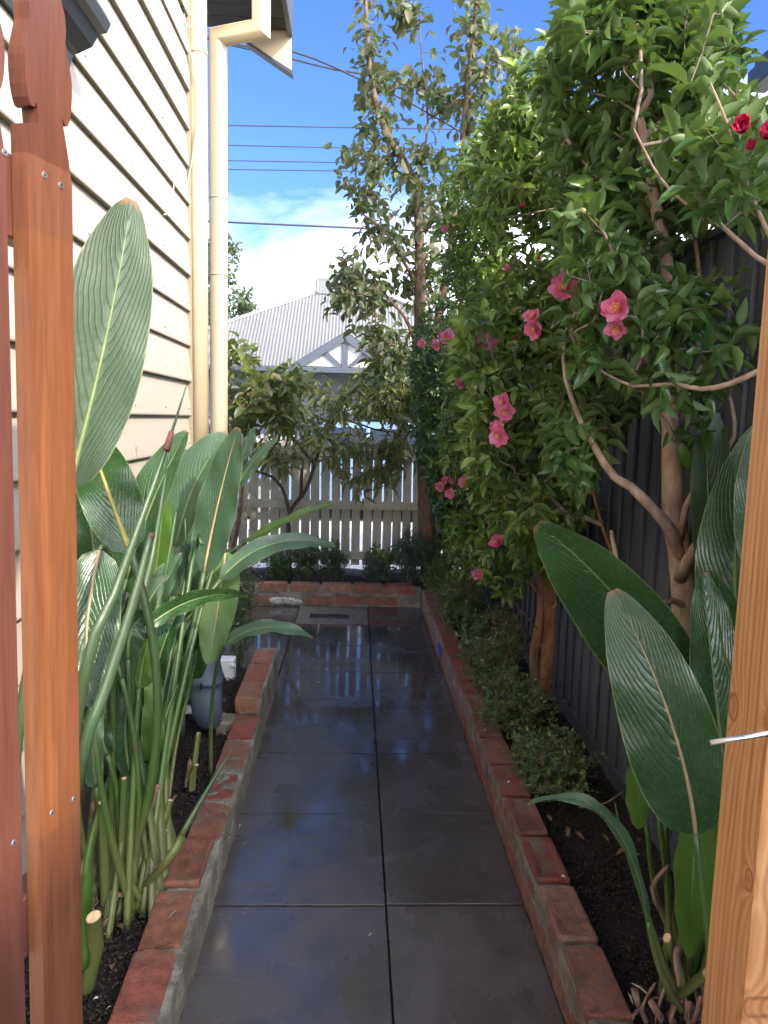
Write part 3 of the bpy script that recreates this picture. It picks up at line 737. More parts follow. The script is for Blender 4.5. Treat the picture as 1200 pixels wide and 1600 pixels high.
# left edging wall: low near part, one course higher beyond
lw = empty('brick_edging_wall', (0, 0, 0), label='low worn brick edging wall on the left of the path, mortar smeared down its side', cat='brick wall', kind='thing')
YB = 3.262
core(lw, XL-0.106, XL+0.006, -0.8, YB+0.02, -0.04, 0.135, 0.008)
core(lw, XL-0.100, XL+0.004, YB+0.015, 4.05, -0.04, 0.214, 0.007)
y = YB-0.01; i = 0
while y > -0.7:
    L = 0.232; fr = (i == 4)
    brick(lw, XL-0.055+(0.0 if y > 2.3 else -0.012)+RN.normal(0, 0.004), y-L/2, 0.112+RN.normal(0, 0.003) - (0.006 if 0 < i < 4 else 0), frog=fr, tilt=0.02, rz=0.02 if y < 2.2 else -0.01); y -= L+0.019; i += 1
y = YB
for i in range(3):
    L = 0.232; brick(lw, XL-0.060, y+L/2, 0.190, L=L, tilt=0.012, rz=0.01); y += L+0.014
y = -0.8
while y < 3.9: brick(lw, XL-0.060, y+0.12, 0.036); y += 0.25
for i in range(3): brick(lw, XL-0.062, YB+0.13+i*0.25, 0.113)
# far brick wall across the end
fw = empty('brick_edging_wall', (0, 0, 0), label='two course red brick wall across the far end of the path', cat='brick wall', kind='thing')
core(fw, -1.5, XR-0.004, 5.846, 5.935, -0.04, 0.158, 0.005)
for c_, z_ in ((0, 0.045), (1, 0.140)):
    x = XR-0.06-(0.13 if c_ == 0 else 0.0)
    while x > -1.5:
        if not (c_ == 0 and -0.70 < x-0.1 < -0.42): brick(fw, x-0.116, 5.892, z_, rz=math.pi/2, tilt=0.006)
        x -= 0.256
k = B(); rb = aZ(448, 944, 0.0)
for q in range(14):
    c0 = Vector((rb.x-0.10+0.20*RN.random(), 5.835, 0.02+0.035*RN.random())); r_ = 0.014+0.012*RN.random()
    k.tube([c0+Vector((-r_*1.6, 0, 0)), c0+Vector((0, -0.006, 0.003)), c0+Vector((r_*1.6, 0, 0))], [r_*0.5, r_, r_*0.45], 6)
k.build('rubble', MT['rubble'], fw)
bt = aX(688, 1030, XR+0.003); boxobj('glazed_chip', (XR-0.006, bt.y-0.09, 0.055), (XR+0.004, bt.y+0.09, 0.10), MT['blue_tile'], rw, bevel=0.002)

# soil beds
def soilbed(x0, x1, y0, y1, z, slope=0.0, amp=0.012):
    import mathutils
    nx, ny = max(4, int((x1-x0)/0.022)), max(4, int((y1-y0)/0.022)); V = []; Fc = []
    for j in range(ny+1):
        for i in range(nx+1):
            x = x0+(x1-x0)*i/nx; y = y0+(y1-y0)*j/ny
            h = mathutils.noise.noise(Vector((x*5, y*5, 1)))*amp*1.4+mathutils.noise.noise(Vector((x*22, y*22, 2)))*amp*0.7+mathutils.noise.noise(Vector((x*60, y*60, 2)))*amp*0.35
            V.append((x, y, z+h+slope*(x-x0)))
    for j in range(ny):
        for i in range(nx):
            a = j*(nx+1)+i; Fc.append((a, a+1, a+nx+2, a+nx+1))
    return tag(mesh('soil', V, Fc, MT['soil'], None, True), kind='structure')
soilbed(XR+0.09, 1.045, -0.8, 5.95, ZS-0.015, 0.03)
soilbed(-0.86, XL-0.09, -0.8, 4.10, ZS-0.02, 0.0)
soilbed(-1.6, 1.1, 5.92, 6.72, 0.13, 0.0)
def crumbs(x0, x1, y0, y1, z, n, smin=0.003, smax=0.011):
    P = np.stack([RN.uniform(x0, x1, n), RN.uniform(y0, y1, n), np.full(n, z)+RN.uniform(-0.006, 0.012, n)], -1)
    T = (np.array([(-.5, -.4, 0), (.5, -.35, .1), (.1, .6, 0), (0, 0, .7), (0.2, 0.1, -.4)]), np.array([(0, 1, 3), (1, 2, 3), (2, 0, 3), (0, 4, 1), (1, 4, 2), (2, 4, 0)]))
    o = bulk('soil_crumbs', T, P, RN.normal(0, 1, (n, 3)), RN.normal(0, 1, (n, 3)), RN.uniform(smin, smax, n)**1.0, MT['crumb']); return o
crumbs(XR+0.10, 1.03, 1.0, 3.8, ZS-0.005, 14000); crumbs(-0.85, XL-0.11, 1.2, 4.05, ZS-0.012, 11000)
# bits of litter on the walls and soil
k = B()
for (a, b, z) in ((270, 1428, .155), (150, 1560, .11), (170, 1575, .11), (215, 1590, .115), (880, 1370, .16), (795, 1222, .165), (1000, 1545, .12), (985, 1560, .12), (240, 1440, .12), (330, 1190, .12), (375, 1290, .15), (358, 1310, .15)):
    p = aZ(a, b, z); d = Vector(RN.normal(0, 1, 3)); d.z *= 0.1; d.normalize(); L = RN.uniform(0.006, 0.022)
    k.tube([p-d*L, p+Vector((0, 0, 0.004)), p+d*L], [0.001, 0.003, 0.001], 5, flat=0.4)
lit = k.build('leaf_litter', MT['rubble']); tag(lit, kind='stuff')
n_ = 46; P_f = np.stack([RN.uniform(XR+0.12, 1.0, n_), RN.uniform(1.5, 4.5, n_), np.full(n_, ZS+0.012)], -1)
P_g = np.stack([RN.uniform(-0.8, XL-0.12, 26), RN.uniform(1.4, 3.6, 26), np.full(26, ZS+0.008)], -1)
P_h = np.stack([RN.uniform(XL+0.02, XR-0.02, 22), RN.uniform(1.5, 5.6, 22), np.full(22, 0.006)], -1)
Pf = np.concatenate([P_f, P_g, P_h]); n_ = len(Pf); dd_ = RN.normal(0, 1, (n_, 3)); dd_[:, 2] *= 0.1
bulk('fallen_leaves', TPL_L, Pf, dd_, RN.normal(0, 0.25, (n_, 3))+np.array([0, 0, 1.0]), np.concatenate([RN.uniform(0.018, 0.045, 72), RN.uniform(0.006, 0.016, 22)]), MT['leaf_dead'])

# ================================================================== WEATHERBOARD HOUSE (left)
XH = -0.85; YE = 3.80
hs = empty('weatherboard_house', (0, 0, 0), label='cream weatherboard house wall rising on the left of the garden', cat='house')
boxobj('wall_core', (-5.5, -5.0, -0.05), (XH-0.02, YE, 4.3), MT['board'], hs)
P_ = 0.1705; z = -0.02; prof = None
z0 = 1.667-P_*10
k = B(); k.add([], [])
bme = None
for i in range(25):
    zb = z0+i*P_
    if zb > 4.2: break
    if bme is None:
        k = B(); hx = 0.0
        poly = [(-0.012, -0.0), (0.022, 0.0), (0.024, 0.004), (0.024, 0.010), (0.004, P_+0.012), (-0.012, P_+0.012)]
        k.prism(poly, 'Y', -5.0, YE-0.01)
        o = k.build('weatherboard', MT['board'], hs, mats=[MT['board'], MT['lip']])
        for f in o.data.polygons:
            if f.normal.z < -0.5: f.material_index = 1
        bme = o.data; o.location = (XH, 0, zb)
    else: o = link('weatherboard', bme, hs, (XH+RN.normal(0, 0.0008), 0, zb))
    o.rotation_euler = (RN.normal(0, 0.0006), 0, RN.normal(0, 0.0004))
nl = B()
for i in range(25):
    zb = z0+i*P_+0.035
    for yy_ in (YE-0.06, YE-0.51, YE-0.96, YE-1.41): nl.tube([(XH+0.020, yy_+RN.normal(0, 0.004), zb), (XH+0.0235, yy_, zb)], 0.004, 6)
for i in range(2, 24, 3):
    yy_ = YE-0.96-0.45*(i % 2); nl.box((XH+0.0005, yy_-0.0012, z0+i*P_+0.004), (XH+0.0248, yy_+0.0012, z0+i*P_+0.05))
o = nl.build('nail_head', MT['lip'], hs); o['kind'] = 'stuff'
# corner post and the two pipes
cp = B(); cp.box((XH-0.02, YE-0.012, -0.05), (XH+0.028, YE+0.02, 4.3)); cp.build('corner_stop', MT['lip'], hs, bevel=0.002)
k = B(); k.tube([(-0.792, 3.83, 0.75), (-0.792, 3.83, 4.2)], 0.042, 20); pipe1 = k.build('vent_pipe', MT['cream'], hs, smooth=True)
k = B(); zc = aD(306, 83, 3.83).z; k.tube([(-0.792, 3.83, zc-0.008), (-0.792, 3.83, zc+0.008)], 0.0455, 20); k.build('pipe_collar', MT['cream'], pipe1, smooth=True)
zb = aD(336, 690, 4.0).z
q0 = aD(341, 200, 4.0); xt = aD(409, 30, 4.0); zt = aD(400, 42, 4.0).z
k = B(); R_ = 0.046
c1_ = aD(341, 58, 4.0); c2_ = aD(408, 45, 3.88)
pp = [Vector((q0.x, 4.0, zb)), Vector((q0.x, 4.0, c1_.z)), Vector((c2_.x, 3.88, c2_.z)), Vector((c2_.x, 3.88, 4.6))]
def mitred(k, pts, R, n=24):
    V = []; ring = None
    for i, p in enumerate(pts):
        if i == 0:
            d = (pts[1]-p).normalized(); r0 = d.orthogonal().normalized(); r1 = d.cross(r0); off = [(r0*math.cos(2*math.pi*j/n)+r1*math.sin(2*math.pi*j/n))*R for j in range(n)]
        elif i < len(pts)-1:
            din = (p-pts[i-1]).normalized(); dout = (pts[i+1]-p).normalized(); tb = (din+dout).normalized()
            off = [o-din*(o.dot(din)) for o in off]; off = [o-din*(o.dot(tb)/din.dot(tb)) for o in off]
        else:
            din = (p-pts[i-1]).normalized(); off = [o-din*(o.dot(din)) for o in off]
        V += [p+o for o in off]
        if 0 < i < len(pts)-1: off = [o-dout*(o.dot(dout)) for o in off]
    k.add(V, [(i*n+j, i*n+(j+1) % n, (i+1)*n+(j+1) % n, (i+1)*n+j) for i in range(len(pts)-1) for j in range(n)])
mitred(k, pp, R_)
dp = k.build('downpipe', MT['cream'], hs, smooth=False)
dp.data.polygons.foreach_set('use_smooth', [True]*len(dp.data.polygons)); dp.data.set_sharp_from_angle(angle=math.radians(40))
k = B(); k.box((-0.84, 3.90, zb-0.06), (q0.x+0.05, 4.06, zb+0.004)); k.build('pipe_ledge', MT['cream'], hs, bevel=0.004)
k = B(); k.box((-0.845, 3.84, -0.05), (-0.755, 3.90, zb+0.0)); k.build('corner_board', MT['cream'], hs, bevel=0.004)
for zz_ in (aD(340, 430, 4).z, aD(340, 310, 4).z):
    k = B(); k.tube([(q0.x, 4.0, zz_-0.004), (q0.x, 4.0, zz_+0.004)], R_+0.003, 20); k.build('pipe_strap', MT['cream'], dp, smooth=True)
# eave over the porch: dark soffit slats, barge board and the cream gusset
sof = empty('soffit', (0, 0, 0)); sof.parent = hs
DS = 4.38; zs_ = aD(362, 44, DS).z; xf_ = aD(452, 40, DS).x
for i in range(4):
    a = 3.90+i*0.12; boxobj('soffit_board', (-1.6, a, zs_), (xf_-0.012, a+0.116, zs_+0.02+0.002*(i % 2)), MT['soffit'], sof)
boxobj('eave_roof', (-1.6, 3.86, zs_+0.025), (xf_, DS, zs_+0.3), MT['slate'], hs)
boxobj('fascia', (xf_-0.010, 3.86, zs_-0.03), (xf_+0.018, DS+0.01, zs_+0.35), MT['slate'], hs, bevel=0.004)
t1, t2, t3 = aD(387, 66, DS+0.03), aD(454, 32, DS+0.03), aD(456, 113, DS+0.03)
k = B(); k.prism([(t1.x, t1.z), (t3.x, t3.z), (t2.x, t2.z+0.12), (t1.x-0.1, t2.z+0.12), (t1.x-0.1, t1.z+0.02)], 'Y', DS+0.012, DS+0.04); gus = k.build('gusset', MT['cream'], hs)
k = B(); k.prism([(t1.x-0.015, t1.z), (t1.x+0.002, t1.z-0.018), (t3.x+0.006, t3.z-0.022), (t3.x+0.006, t3.z)], 'Y', DS+0.008, DS+0.07); k.build('gusset_edge', MT['slate'], gus)
# cables on the wall
def cable(name, pts, r, m, parent=None, n=6):
    k = B(); k.tube(smooth_path(pts, 0.03), r, n); return k.build(name, m, parent, smooth=True, fixn=False)
c1 = [aD(a, b, D) for a, b, D in ((287, 15, 3.75), (292, 60, 3.76), (300, 90, 3.77), (308, 130, 3.772), (308, 190, 3.772), (302, 240, 3.772), (294, 280, 3.765), (289, 318, 3.76))]
cable('cable', c1, 0.004, MT['grey_wire'], hs)
cable('cable', [aD(a, b, 3.74) for a, b in ((284, 0), (286, 30), (298, 45), (300, 28), (292, 12))], 0.004, MT['grey_wire'], hs)
cable('cable', [aX(a, b, XH+0.032) for a, b in ((272, 245), (271, 300), (262, 332), (256, 335))], 0.003, MT['grey_wire'], hs)
k = B(); p = aD(286, 8, 3.74); k.box((p.x-0.03, 3.70, p.z-0.03), (p.x+0.01, 3.76, p.z+0.05)); k.build('junction_box', MT['dark_steel'], hs, bevel=0.004)
cable('cable', [aD(a, b, 4.1) for a, b in ((322, 0), (326, 18), (320, 30), (316, 26), (326, 14))], 0.005, MT['wire'], hs)
boxobj('roof', (-6, -5.2, 4.3), (XH+0.30, 3.9, 4.45), MT['slate'], hs)
# window hood: dark moulding
hd = empty('window_hood', (0, 0, 0)); hd.parent = hs
h2 = [(0, 0), (0.012, 0.0), (0.030, 0.06), (0.045, 0.065), (0.085, 0.085), (0.105, 0.12), (0.128, 0.125), (0.14, 0.15), (0.132, 0.17), (0.0, 0.235)]
a_ = aD(118, 124, 2.24); k = B(); k.prism([(XH+0.02+u*0.95, a_.z+v*0.92) for u, v in h2], 'Y', 0.6, 2.22); k.build('hood_moulding', MT['slate'], hd)

# ================================================================== CHARCOAL PALING FENCE (right)
XF = 1.055
pf = empty('charcoal_paling_fence', (0, 0, 0), label='tall charcoal stained paling fence with cover strips along the right bed', cat='fence')
pw = 0.125; y = -1.0; i = 0; pme = None; sme = None
while y < 6.9:
    if pme is None:
        k = B(); k.box((0, 0, 0), (0.016, pw-0.003, 1.98)); o = k.build('fence_board', MT['fence'], pf, bevel=0.0012); pme = o.data; o.location = (XF, y, 0.07)
        k = B(); k.box((-0.014, -0.022, 0), (0.0, 0.022, 1.985)); o2 = k.build('cover_strip', MT['fence'], pf, bevel=0.0015); sme = o2.data; o2.location = (XF-0.001, y, 0.075)
    else:
        link('fence_board', pme, pf, (XF+RN.normal(0, 0.0015), y, 0.07+RN.normal(0, 0.004)))
        link('cover_strip', sme, pf, (XF-0.001, y+RN.normal(0, 0.003), 0.075+RN.normal(0, 0.003)))
    y += pw; i += 1
boxobj('fence_cap', (XF-0.03, -1.0, 2.052), (XF+0.045, 6.9, 2.075), MT['fence'], pf, bevel=0.002)
for zz_ in (0.35, 1.1, 1.85): boxobj('fence_rail', (XF+0.018, -1.0, zz_), (XF+0.06, 6.9, zz_+0.07), MT['fence'], pf)
boxobj('plinth_board', (XF-0.016, -1.0, 0.0), (XF-0.002, 6.9, 0.16), MT['fence'], pf)
# neighbour's house corner beyond the fence
nh = empty('neighbour_house', (0, 0, 0), label='dark gutter and roof edge of the house behind the right fence', cat='house')
gp = aX(1168, 112, 2.3)
k = B(); k.prism([(2.3, gp.z), (2.3, gp.z-0.12), (2.42, gp.z-0.12), (2.42, gp.z)], 'Y', -3.0, gp.y); k.build('gutter', MT['slate'], nh, bevel=0.008)
k = B(); k.prism([(2.34, gp.z+0.003), (5.5, gp.z+1.3), (5.5, gp.z+1.36), (2.34, gp.z+0.06)], 'Y', -3.0, gp.y); k.build('roof', MT['slate'], nh)
boxobj('wall', (2.8, -3.0, -0.1), (5.4, gp.y-0.25, gp.z-0.11), MT['house_wall'], nh); boxobj('eave_lining', (2.43, -3, gp.z-0.10), (2.80, gp.y-0.02, gp.z-0.08), MT['soffit'], nh)

# ================================================================== WHITE PICKET FENCE (front)
wf = empty('white_picket_fence', (0, 0, 0), label='weathered white picket fence across the end of the garden', cat='fence')
YF = 6.62; pme = None; x = -3.4; ps = 0.0925; wpk = 0.0765
fz = 0.185
while x < 1.2:
    ztop = 1.30
    if pme is None:
        k = B(); k.prism([(-wpk/2, 0), (wpk/2, 0), (wpk/2, 1.07), (0.012, 1.13), (0, 1.15), (-0.012, 1.13), (-wpk/2, 1.07)], 'Y', 0, 0.019)
        o = k.build('picket', MT['weathered'], wf, bevel=0.0015); pme = o.data; o.location = (x, YF, fz)
    else: o = link('picket', pme, wf, (x+RN.normal(0, 0.003), YF+RN.normal(0, 0.0015), fz+RN.normal(0, 0.006)))
    o.rotation_euler = (0, RN.normal(0, 0.006), 0); x += ps
for zz_, hh in ((aD(600, 710, YF).z, 0.085), (aD(600, 790, YF).z, 0.075), (aD(600, 868, YF).z, 0.075)):
    boxobj('fence_rail', (-3.4, YF-0.042, zz_-hh/2), (0.775, YF-0.002, zz_+hh/2), MT['weathered'], wf, bevel=0.003)
boxobj('fence_post', (0.83, YF-0.06, 0.05), (0.90, YF-0.002, 1.3), MT['weathered'], wf, bevel=0.004)

# ================================================================== GATE (left foreground, swung open) and POST (right foreground)
gt = empty('timber_gate', (-0.36, 0.89, 0), label='open reddish timber picket gate at the left edge with scalloped picket tops', cat='gate')
def picket_shape(w, zt):
    """front outline in (s, z): straight board, notch, ogee shoulder and round head"""
    pts = [(0, 0.35), (0, zt-0.175)]
    pts += [(0.012, zt-0.172), (0.019, zt-0.168)]
    for a in np.linspace(-2.3, 1.2, 8): pts.append((0.017+0.019*math.cos(math.pi-a*0.55+0.3)*1.0, zt-0.125+0.030*math.sin(a)))
    c = w/2
    for a in np.linspace(200, -20, 11): pts.append((c+0.030*math.cos(math.radians(a)), zt-0.05+0.042*math.sin(math.radians(a))))
    for a in np.linspace(1.2, -2.3, 8): pts.append((w-0.017-0.019*math.cos(math.pi-a*0.55+0.3), zt-0.125+0.030*math.sin(a)))
    pts += [(w-0.006, zt-0.19), (w, zt-0.22), (w, 0.35)]
    return pts
gd = Vector((0.025, 0.083, 0)).normalized(); gn = Vector((-gd.y, gd.x, 0))
def picket(s0, w, zt, m, t=0.021):
    k = B(); ol = picket_shape(w, zt); n = len(ol)
    og = Vector((-0.372, 0.85, 0))+gd*s0-gt.location
    V = [og+gd*s+Vector((0, 0, z_)) for s, z_ in ol]+[og+gn*t+gd*s+Vector((0, 0, z_)) for s, z_ in ol]
    k.add(V, [tuple(range(n)), tuple(range(2*n-1, n-1, -1))]+[(i, (i+1) % n, n+(i+1) % n, n+i) for i in range(n)])
    return k.build('picket', m, gt, bevel=0.0)
pz = 1.985
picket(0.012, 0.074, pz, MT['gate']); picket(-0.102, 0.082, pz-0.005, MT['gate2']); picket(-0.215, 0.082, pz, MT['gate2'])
def alonggate(s0, s1, o0, o1, z0_, z1_, m, name):
    k = B(); og = Vector((-0.372, 0.85, 0))-gt.location
    V = [og+gd*s+gn*o_+Vector((0, 0, z_)) for z_ in (z0_, z1_) for s, o_ in ((s0, o0), (s1, o0), (s1, o1), (s0, o1))]
    k.add(V, [(0, 3, 2, 1), (4, 5, 6, 7), (0, 1, 5, 4), (1, 2, 6, 5), (2, 3, 7, 6), (3, 0, 4, 7)]); return k.build(name, m, gt, bevel=0.002)
alonggate(-0.40, 0.084, 0.0225, 0.060, 1.69, 1.78, MT['gate2'], 'gate_rail')
alonggate(-0.40, 0.084, 0.0225, 0.060, 0.82, 0.90, MT['gate2'], 'gate_rail')
alonggate(-0.05, -0.01, 0.062, 0.075, 1.76, 1.95, MT['pine_rail'], 'gate_brace')
alonggate(-0.045, 0.0, 0.0235, 0.030, 1.66, 1.76, MT['dark_steel'], 'hinge_plate')
def screw(px, py, s):
    # on the picket face
    r = ray(px, py); O = np.array([0, 0, HC]); n_ = np.array([gn.x, gn.y, 0]); q = np.array([-0.372, 0.85, 0])
    t = np.dot(q-O, n_)/np.dot(r, n_); P = Vector(O+r*t)-gt.location
    k = B(); k.tube([P+gn*0.001, P-gn*0.0012], [s, s*0.85], 12); k.tube([P-gn*0.0012, P-gn*0.0016], [s*0.3, s*0.25], 6, mi=1)
    o = k.build('screw', MT['steel'], gt, mats=[MT['steel'], MT['dark_steel']]); return o
for a, b in ((62, 273), (88, 289), (88, 1270), (122, 1248), (-1, 238), (29, 1317)): screw(a, b, 0.0042)
gt.rotation_euler.y = 0.014; gt.location.x -= 0.0195

PD = 0.80
p0 = aD(1200, 250, PD); p1 = aD(1100, 1600, PD); px0 = (p0.x+p1.x)/2
KNOTS = []
for a, b, r_ in ((1146, 1105, 0.011), (1170, 1375, 0.0085), (1168, 1580, 0.010), (1195, 1125, 0.004)):
    q = aD(a, b, PD); q = aX(a, b, px0); KNOTS.append((q.y-PD, q.z, r_))
MT['pine'] = pinemat('oregon post timber')
gp_ = empty('timber_gate_post', (px0, PD, 0), label='pale orange timber gate post with knots at the right edge', cat='gate post')
k = B(); k.box((0, -0.09, 0), (0.09, 0, 2.4)); k.build('post', MT['pine'], gp_, bevel=0.004)
ra, rb_, rc = aD(1110, 1161, 0.66), aD(1150, 1154, 0.655), aD(1230, 1141, 0.64)
k = B(); k.tube([ra-gp_.location, rb_-gp_.location, rc-gp_.location], 0.0028, 10); k.build('latch_rod', MT['steel'], gp_, smooth=True)

# ================================================================== GAS METER
gm0 = aZ(322, 1140, ZS+0.02); mx_, my_ = gm0.x-0.01, gm0.y+0.03
gmr = empty('gas_meter', (mx_, my_, ZS), label='blue grey gas meter between the house wall and the brick edging', cat='gas meter')
def loft(secs, name, m, parent, n=20, sq=3.0, smooth=True):
    V = []; Fc = []
    for (z_, a, b, cx_, cy_) in secs:
        for j in range(n):
            t = 2*math.pi*j/n; c, s = math.cos(t), math.sin(t)
            V.append((cx_+a*math.copysign(abs(c)**(2/sq), c), cy_+b*math.copysign(abs(s)**(2/sq), s), z_))
    L = len(secs)
    for i in range(L-1):
        for j in range(n): Fc.append((i*n+j, i*n+(j+1) % n, (i+1)*n+(j+1) % n, (i+1)*n+j))
    Fc += [tuple(range(n-1, -1, -1)), tuple((L-1)*n+j for j in range(n))]
    return mesh(name, V, Fc, m, parent, smooth)
loft([(0.02, 0.028, 0.02, 0.02, 0), (0.035, 0.050, 0.04, 0.018, 0), (0.09, 0.064, 0.055, 0.01, 0), (0.235, 0.072, 0.07, 0, 0)], 'meter_body', MT['meter'], gmr)
loft([(0.23, 0.082, 0.08, 0, 0), (0.245, 0.083, 0.081, 0, 0), (0.27, 0.074, 0.072, 0, 0), (0.31, 0.066, 0.066, 0, 0), (0.37, 0.070, 0.066, 0, 0), (0.385, 0.060, 0.058, 0, 0)], 'meter_head', MT['meter'], gmr)
for q in range(8):
    t = q*math.pi/4; k = B(); k.tube([(0.083*math.cos(t), 0.08*math.sin(t), 0.225), (0.083*math.cos(t), 0.08*math.sin(t), 0.25)], 0.006, 6); k.build('bolt', MT['dark_steel'], gmr)
k = B(); k.tube([(-0.105, 0.0, -0.05), (-0.105, 0, 0.10)], 0.017, 12); k.build('riser_pipe', MT['meter'], gmr, smooth=True)
k = B(); k.tube([(-0.105, 0.0, 0.10), (-0.105, 0, 0.34), (-0.06, 0, 0.36)], 0.020, 12); k.build('valve_pipe', MT['rust'], gmr, smooth=True)
k = B(); k.tube([(-0.105, 0.0, 0.075), (-0.105, 0, 0.10)], 0.0185, 12); k.build('yellow_band', MT['yellow'], gmr, smooth=True)
k = B(); k.tube([(-0.10, -0.02, 0.28), (-0.10, -0.035, 0.28)], 0.016, 10); k.build('valve_tap', MT['steel'], gmr)
k = B(); k.tube([(0.0, 0.0, 0.38), (0.0, 0.02, 0.46), (-0.08, 0.05, 0.47), (-0.14, 0.06, 0.46)], 0.016, 12); k.build('outlet_pipe', MT['rust'], gmr, smooth=True)
bx = aZ(352, 1060, 0.085); wb = empty('white_meter_box', (bx.x, bx.y, 0.08), label='small white plastic box beside the gas meter', cat='box')
boxobj('cover', (-0.09, -0.02, -0.02), (0.05, 0.06, 0.115), MT['white'], wb, bevel=0.006); boxobj('ridge', (0.025, -0.027, 0.075), (0.058, -0.018, 0.095), MT['white'], wb, bevel=0.002)
cs = aZ(372, 1128, 0.13); st = boxobj('concrete_step', (-0.09, -0.05, -0.05), (0.045, 0.06, 0.03), MT['stone'], None, bevel=0.008, loc=(cs.x-0.01, cs.y+0.02, 0.11)); tag(st, 'mossy concrete offcut tucked beside the raised brick course', 'concrete block')
# white pvc pipe bits by wall
pv = B(); a_ = aD(262, 1095, 3.3); pv.tube([(-0.84, 3.2, a_.z), (-0.70, 3.2, a_.z)], 0.02, 12); o = pv.build('drain_pipe', MT['white'], hs, smooth=True)

# ================================================================== BIRD OF PARADISE
def bez(a, m_, b, t): return (1-t)**2*a+2*t*(1-t)*m_+t*t*b
def blade(plant, base, midp, tip, wl, wr, m, rib, face=None, fold=0.25, ground=None, sr=(0.009, 0.013), stalk=True, ripple=0.004, nu=26, nv=12, twist=0.0, shape=0.62, sm='stalk', smid=None):
    """one leaf: blade mesh > midrib and stalk; wl and wr are the half widths in metres"""
    ctr = 2*midp-0.5*(base+tip); V = []; uv = []
    L = (midp-base).length+(tip-midp).length
    face = Vector(face) if face is not None else Vector((0, -1, 0.25)); ph = RN.random()*6; cl = []
    for i in range(nu+1):
        t = i/nu; c = bez(base, ctr, tip, t); tg = (bez(base, ctr, tip, min(1, t+0.02))-bez(base, ctr, tip, max(0, t-0.02))).normalized()
        fc = face.copy()
        side = tg.cross(fc)
        if side.length < 0.05: side = tg.orthogonal()
        side.normalize(); nr = side.cross(tg).normalized()
        if twist:
            q = Matrix.Rotation(twist*(t-0.5), 3, tg); side = q @ side; nr = q @ nr
        u = t; wp = (math.sin(math.pi*min(1, u**shape*0.985+0.008)))**0.52
        wp = wp*(1-0.25*max(0, u-0.8)/0.2*0.4)
        for j in range(nv+1):
            s = j/nv*2-1; w_ = (wl if s < 0 else wr)*wp; a = abs(s)
            f_ = fold*(1-0.25*a)
            rp = ripple*a*a*math.sin(t*19+ph+s*2)*(1 if wp > 0.3 else 0)
            corr = 0.0002*math.sin((t-a*0.10)*math.pi*2*15)*min(1, 3*a)*min(1, 3*(1-a)+0.2)
            V.append(c+side*(s*w_*math.cos(f_))+nr*(a*w_*math.sin(f_)+rp+corr)); uv.append((t, s, L))
        cl.append(c-nr*0.001)
    Fc = [(i*(nv+1)+j, i*(nv+1)+j+1, (i+1)*(nv+1)+j+1, (i+1)*(nv+1)+j) for i in range(nu) for j in range(nv)]
    o0 = plant.location; 
    lf = mesh('leaf', [v-o0 for v in V], Fc, m, plant, True, attrs={'uvw': ('FLOAT_VECTOR', uv)})
    b = B(); R0 = sr[0]; b.tube([c-o0 for c in cl[::2]], [R0*0.75*(1-0.88*i/(len(cl[::2])-1)) for i in range(len(cl[::2]))], 8, flat=1.0)
    mesh('midrib', b.V, b.F, rib, lf, True)
    if stalk and ground is not None:
        g0 = Vector(ground); d0 = (bez(base, ctr, tip, 0.05)-base).normalized()
        c2 = smid if smid is not None else base-d0*((base-g0).length*0.45)
        b = B(); n_ = 16; b.tube([bez(g0, c2, base, i/n_)-o0 for i in range(n_+1)], [sr[1]+(sr[0]-sr[1])*(i/n_)**0.8 for i in range(n_+1)], 10)
        mesh('stalk', b.V, b.F, MT[sm], lf, True)
    return lf
def spear(plant, pts, rad, m, name='rolled_leaf', flat=0.7, n=8):
    o0 = plant.location; sp = smooth_path(pts, 0.05); L = len(sp); b = B()
    rr = np.interp(np.linspace(0, 1, L), np.linspace(0, 1, len(rad)), rad)
    b.tube([p-o0 for p in sp], list(rr), n, flat=flat); return mesh(name, b.V, b.F, m, plant, True)
def stub(plant, base, top, r0, r1, m='stalk'):
    o0 = plant.location; mid = (base+top)/2+Vector(RN.normal(0, 0.008, 3)); b = B()
    b.tube([base-o0, mid-o0, top-o0], [r0, (r0+r1)/2, r1], 9, caps=False, flat=0.75); o = mesh('cut_stalk', b.V, b.F, MT[m], plant, True)
    d = (top-mid).normalized(); b = B(); b.tube([top-d*0.002-o0, top+d*0.001-o0], [r1*0.99, r1*0.85], 9, flat=0.75); b.build('cut_face', MT['cut'], o)
def sheath(plant, base, top, r, m='sheath'):
    o0 = plant.location; p = smooth_path([base, (base+top)/2+Vector(RN.normal(0, 0.012, 3)), top+Vector(RN.normal(0, 0.01, 3))], 0.02); L = len(p); b = B()
    b.tube([q-o0 for q in p], [r*(0.6+0.5*math.sin(3*i/L)+0.25*RN.random()) for i in range(L)], 6, flat=0.35); mesh('dry_sheath', b.V, b.F, MT[m], plant, True)

# ---- left clump
gA = aZ(190, 1395, ZS); lp = empty('bird_of_paradise_plant', gA, label='large bird of paradise clump in the left bed, broad leaves against the weatherboards', cat='plant')
def gAr(dx=None, dy=None, s=0.05): return gA+Vector((dx if dx is not None else RN.normal(0, s), dy if dy is not None else RN.normal(0, s*1.5), -0.02))
W = lambda px, D: px/F*D
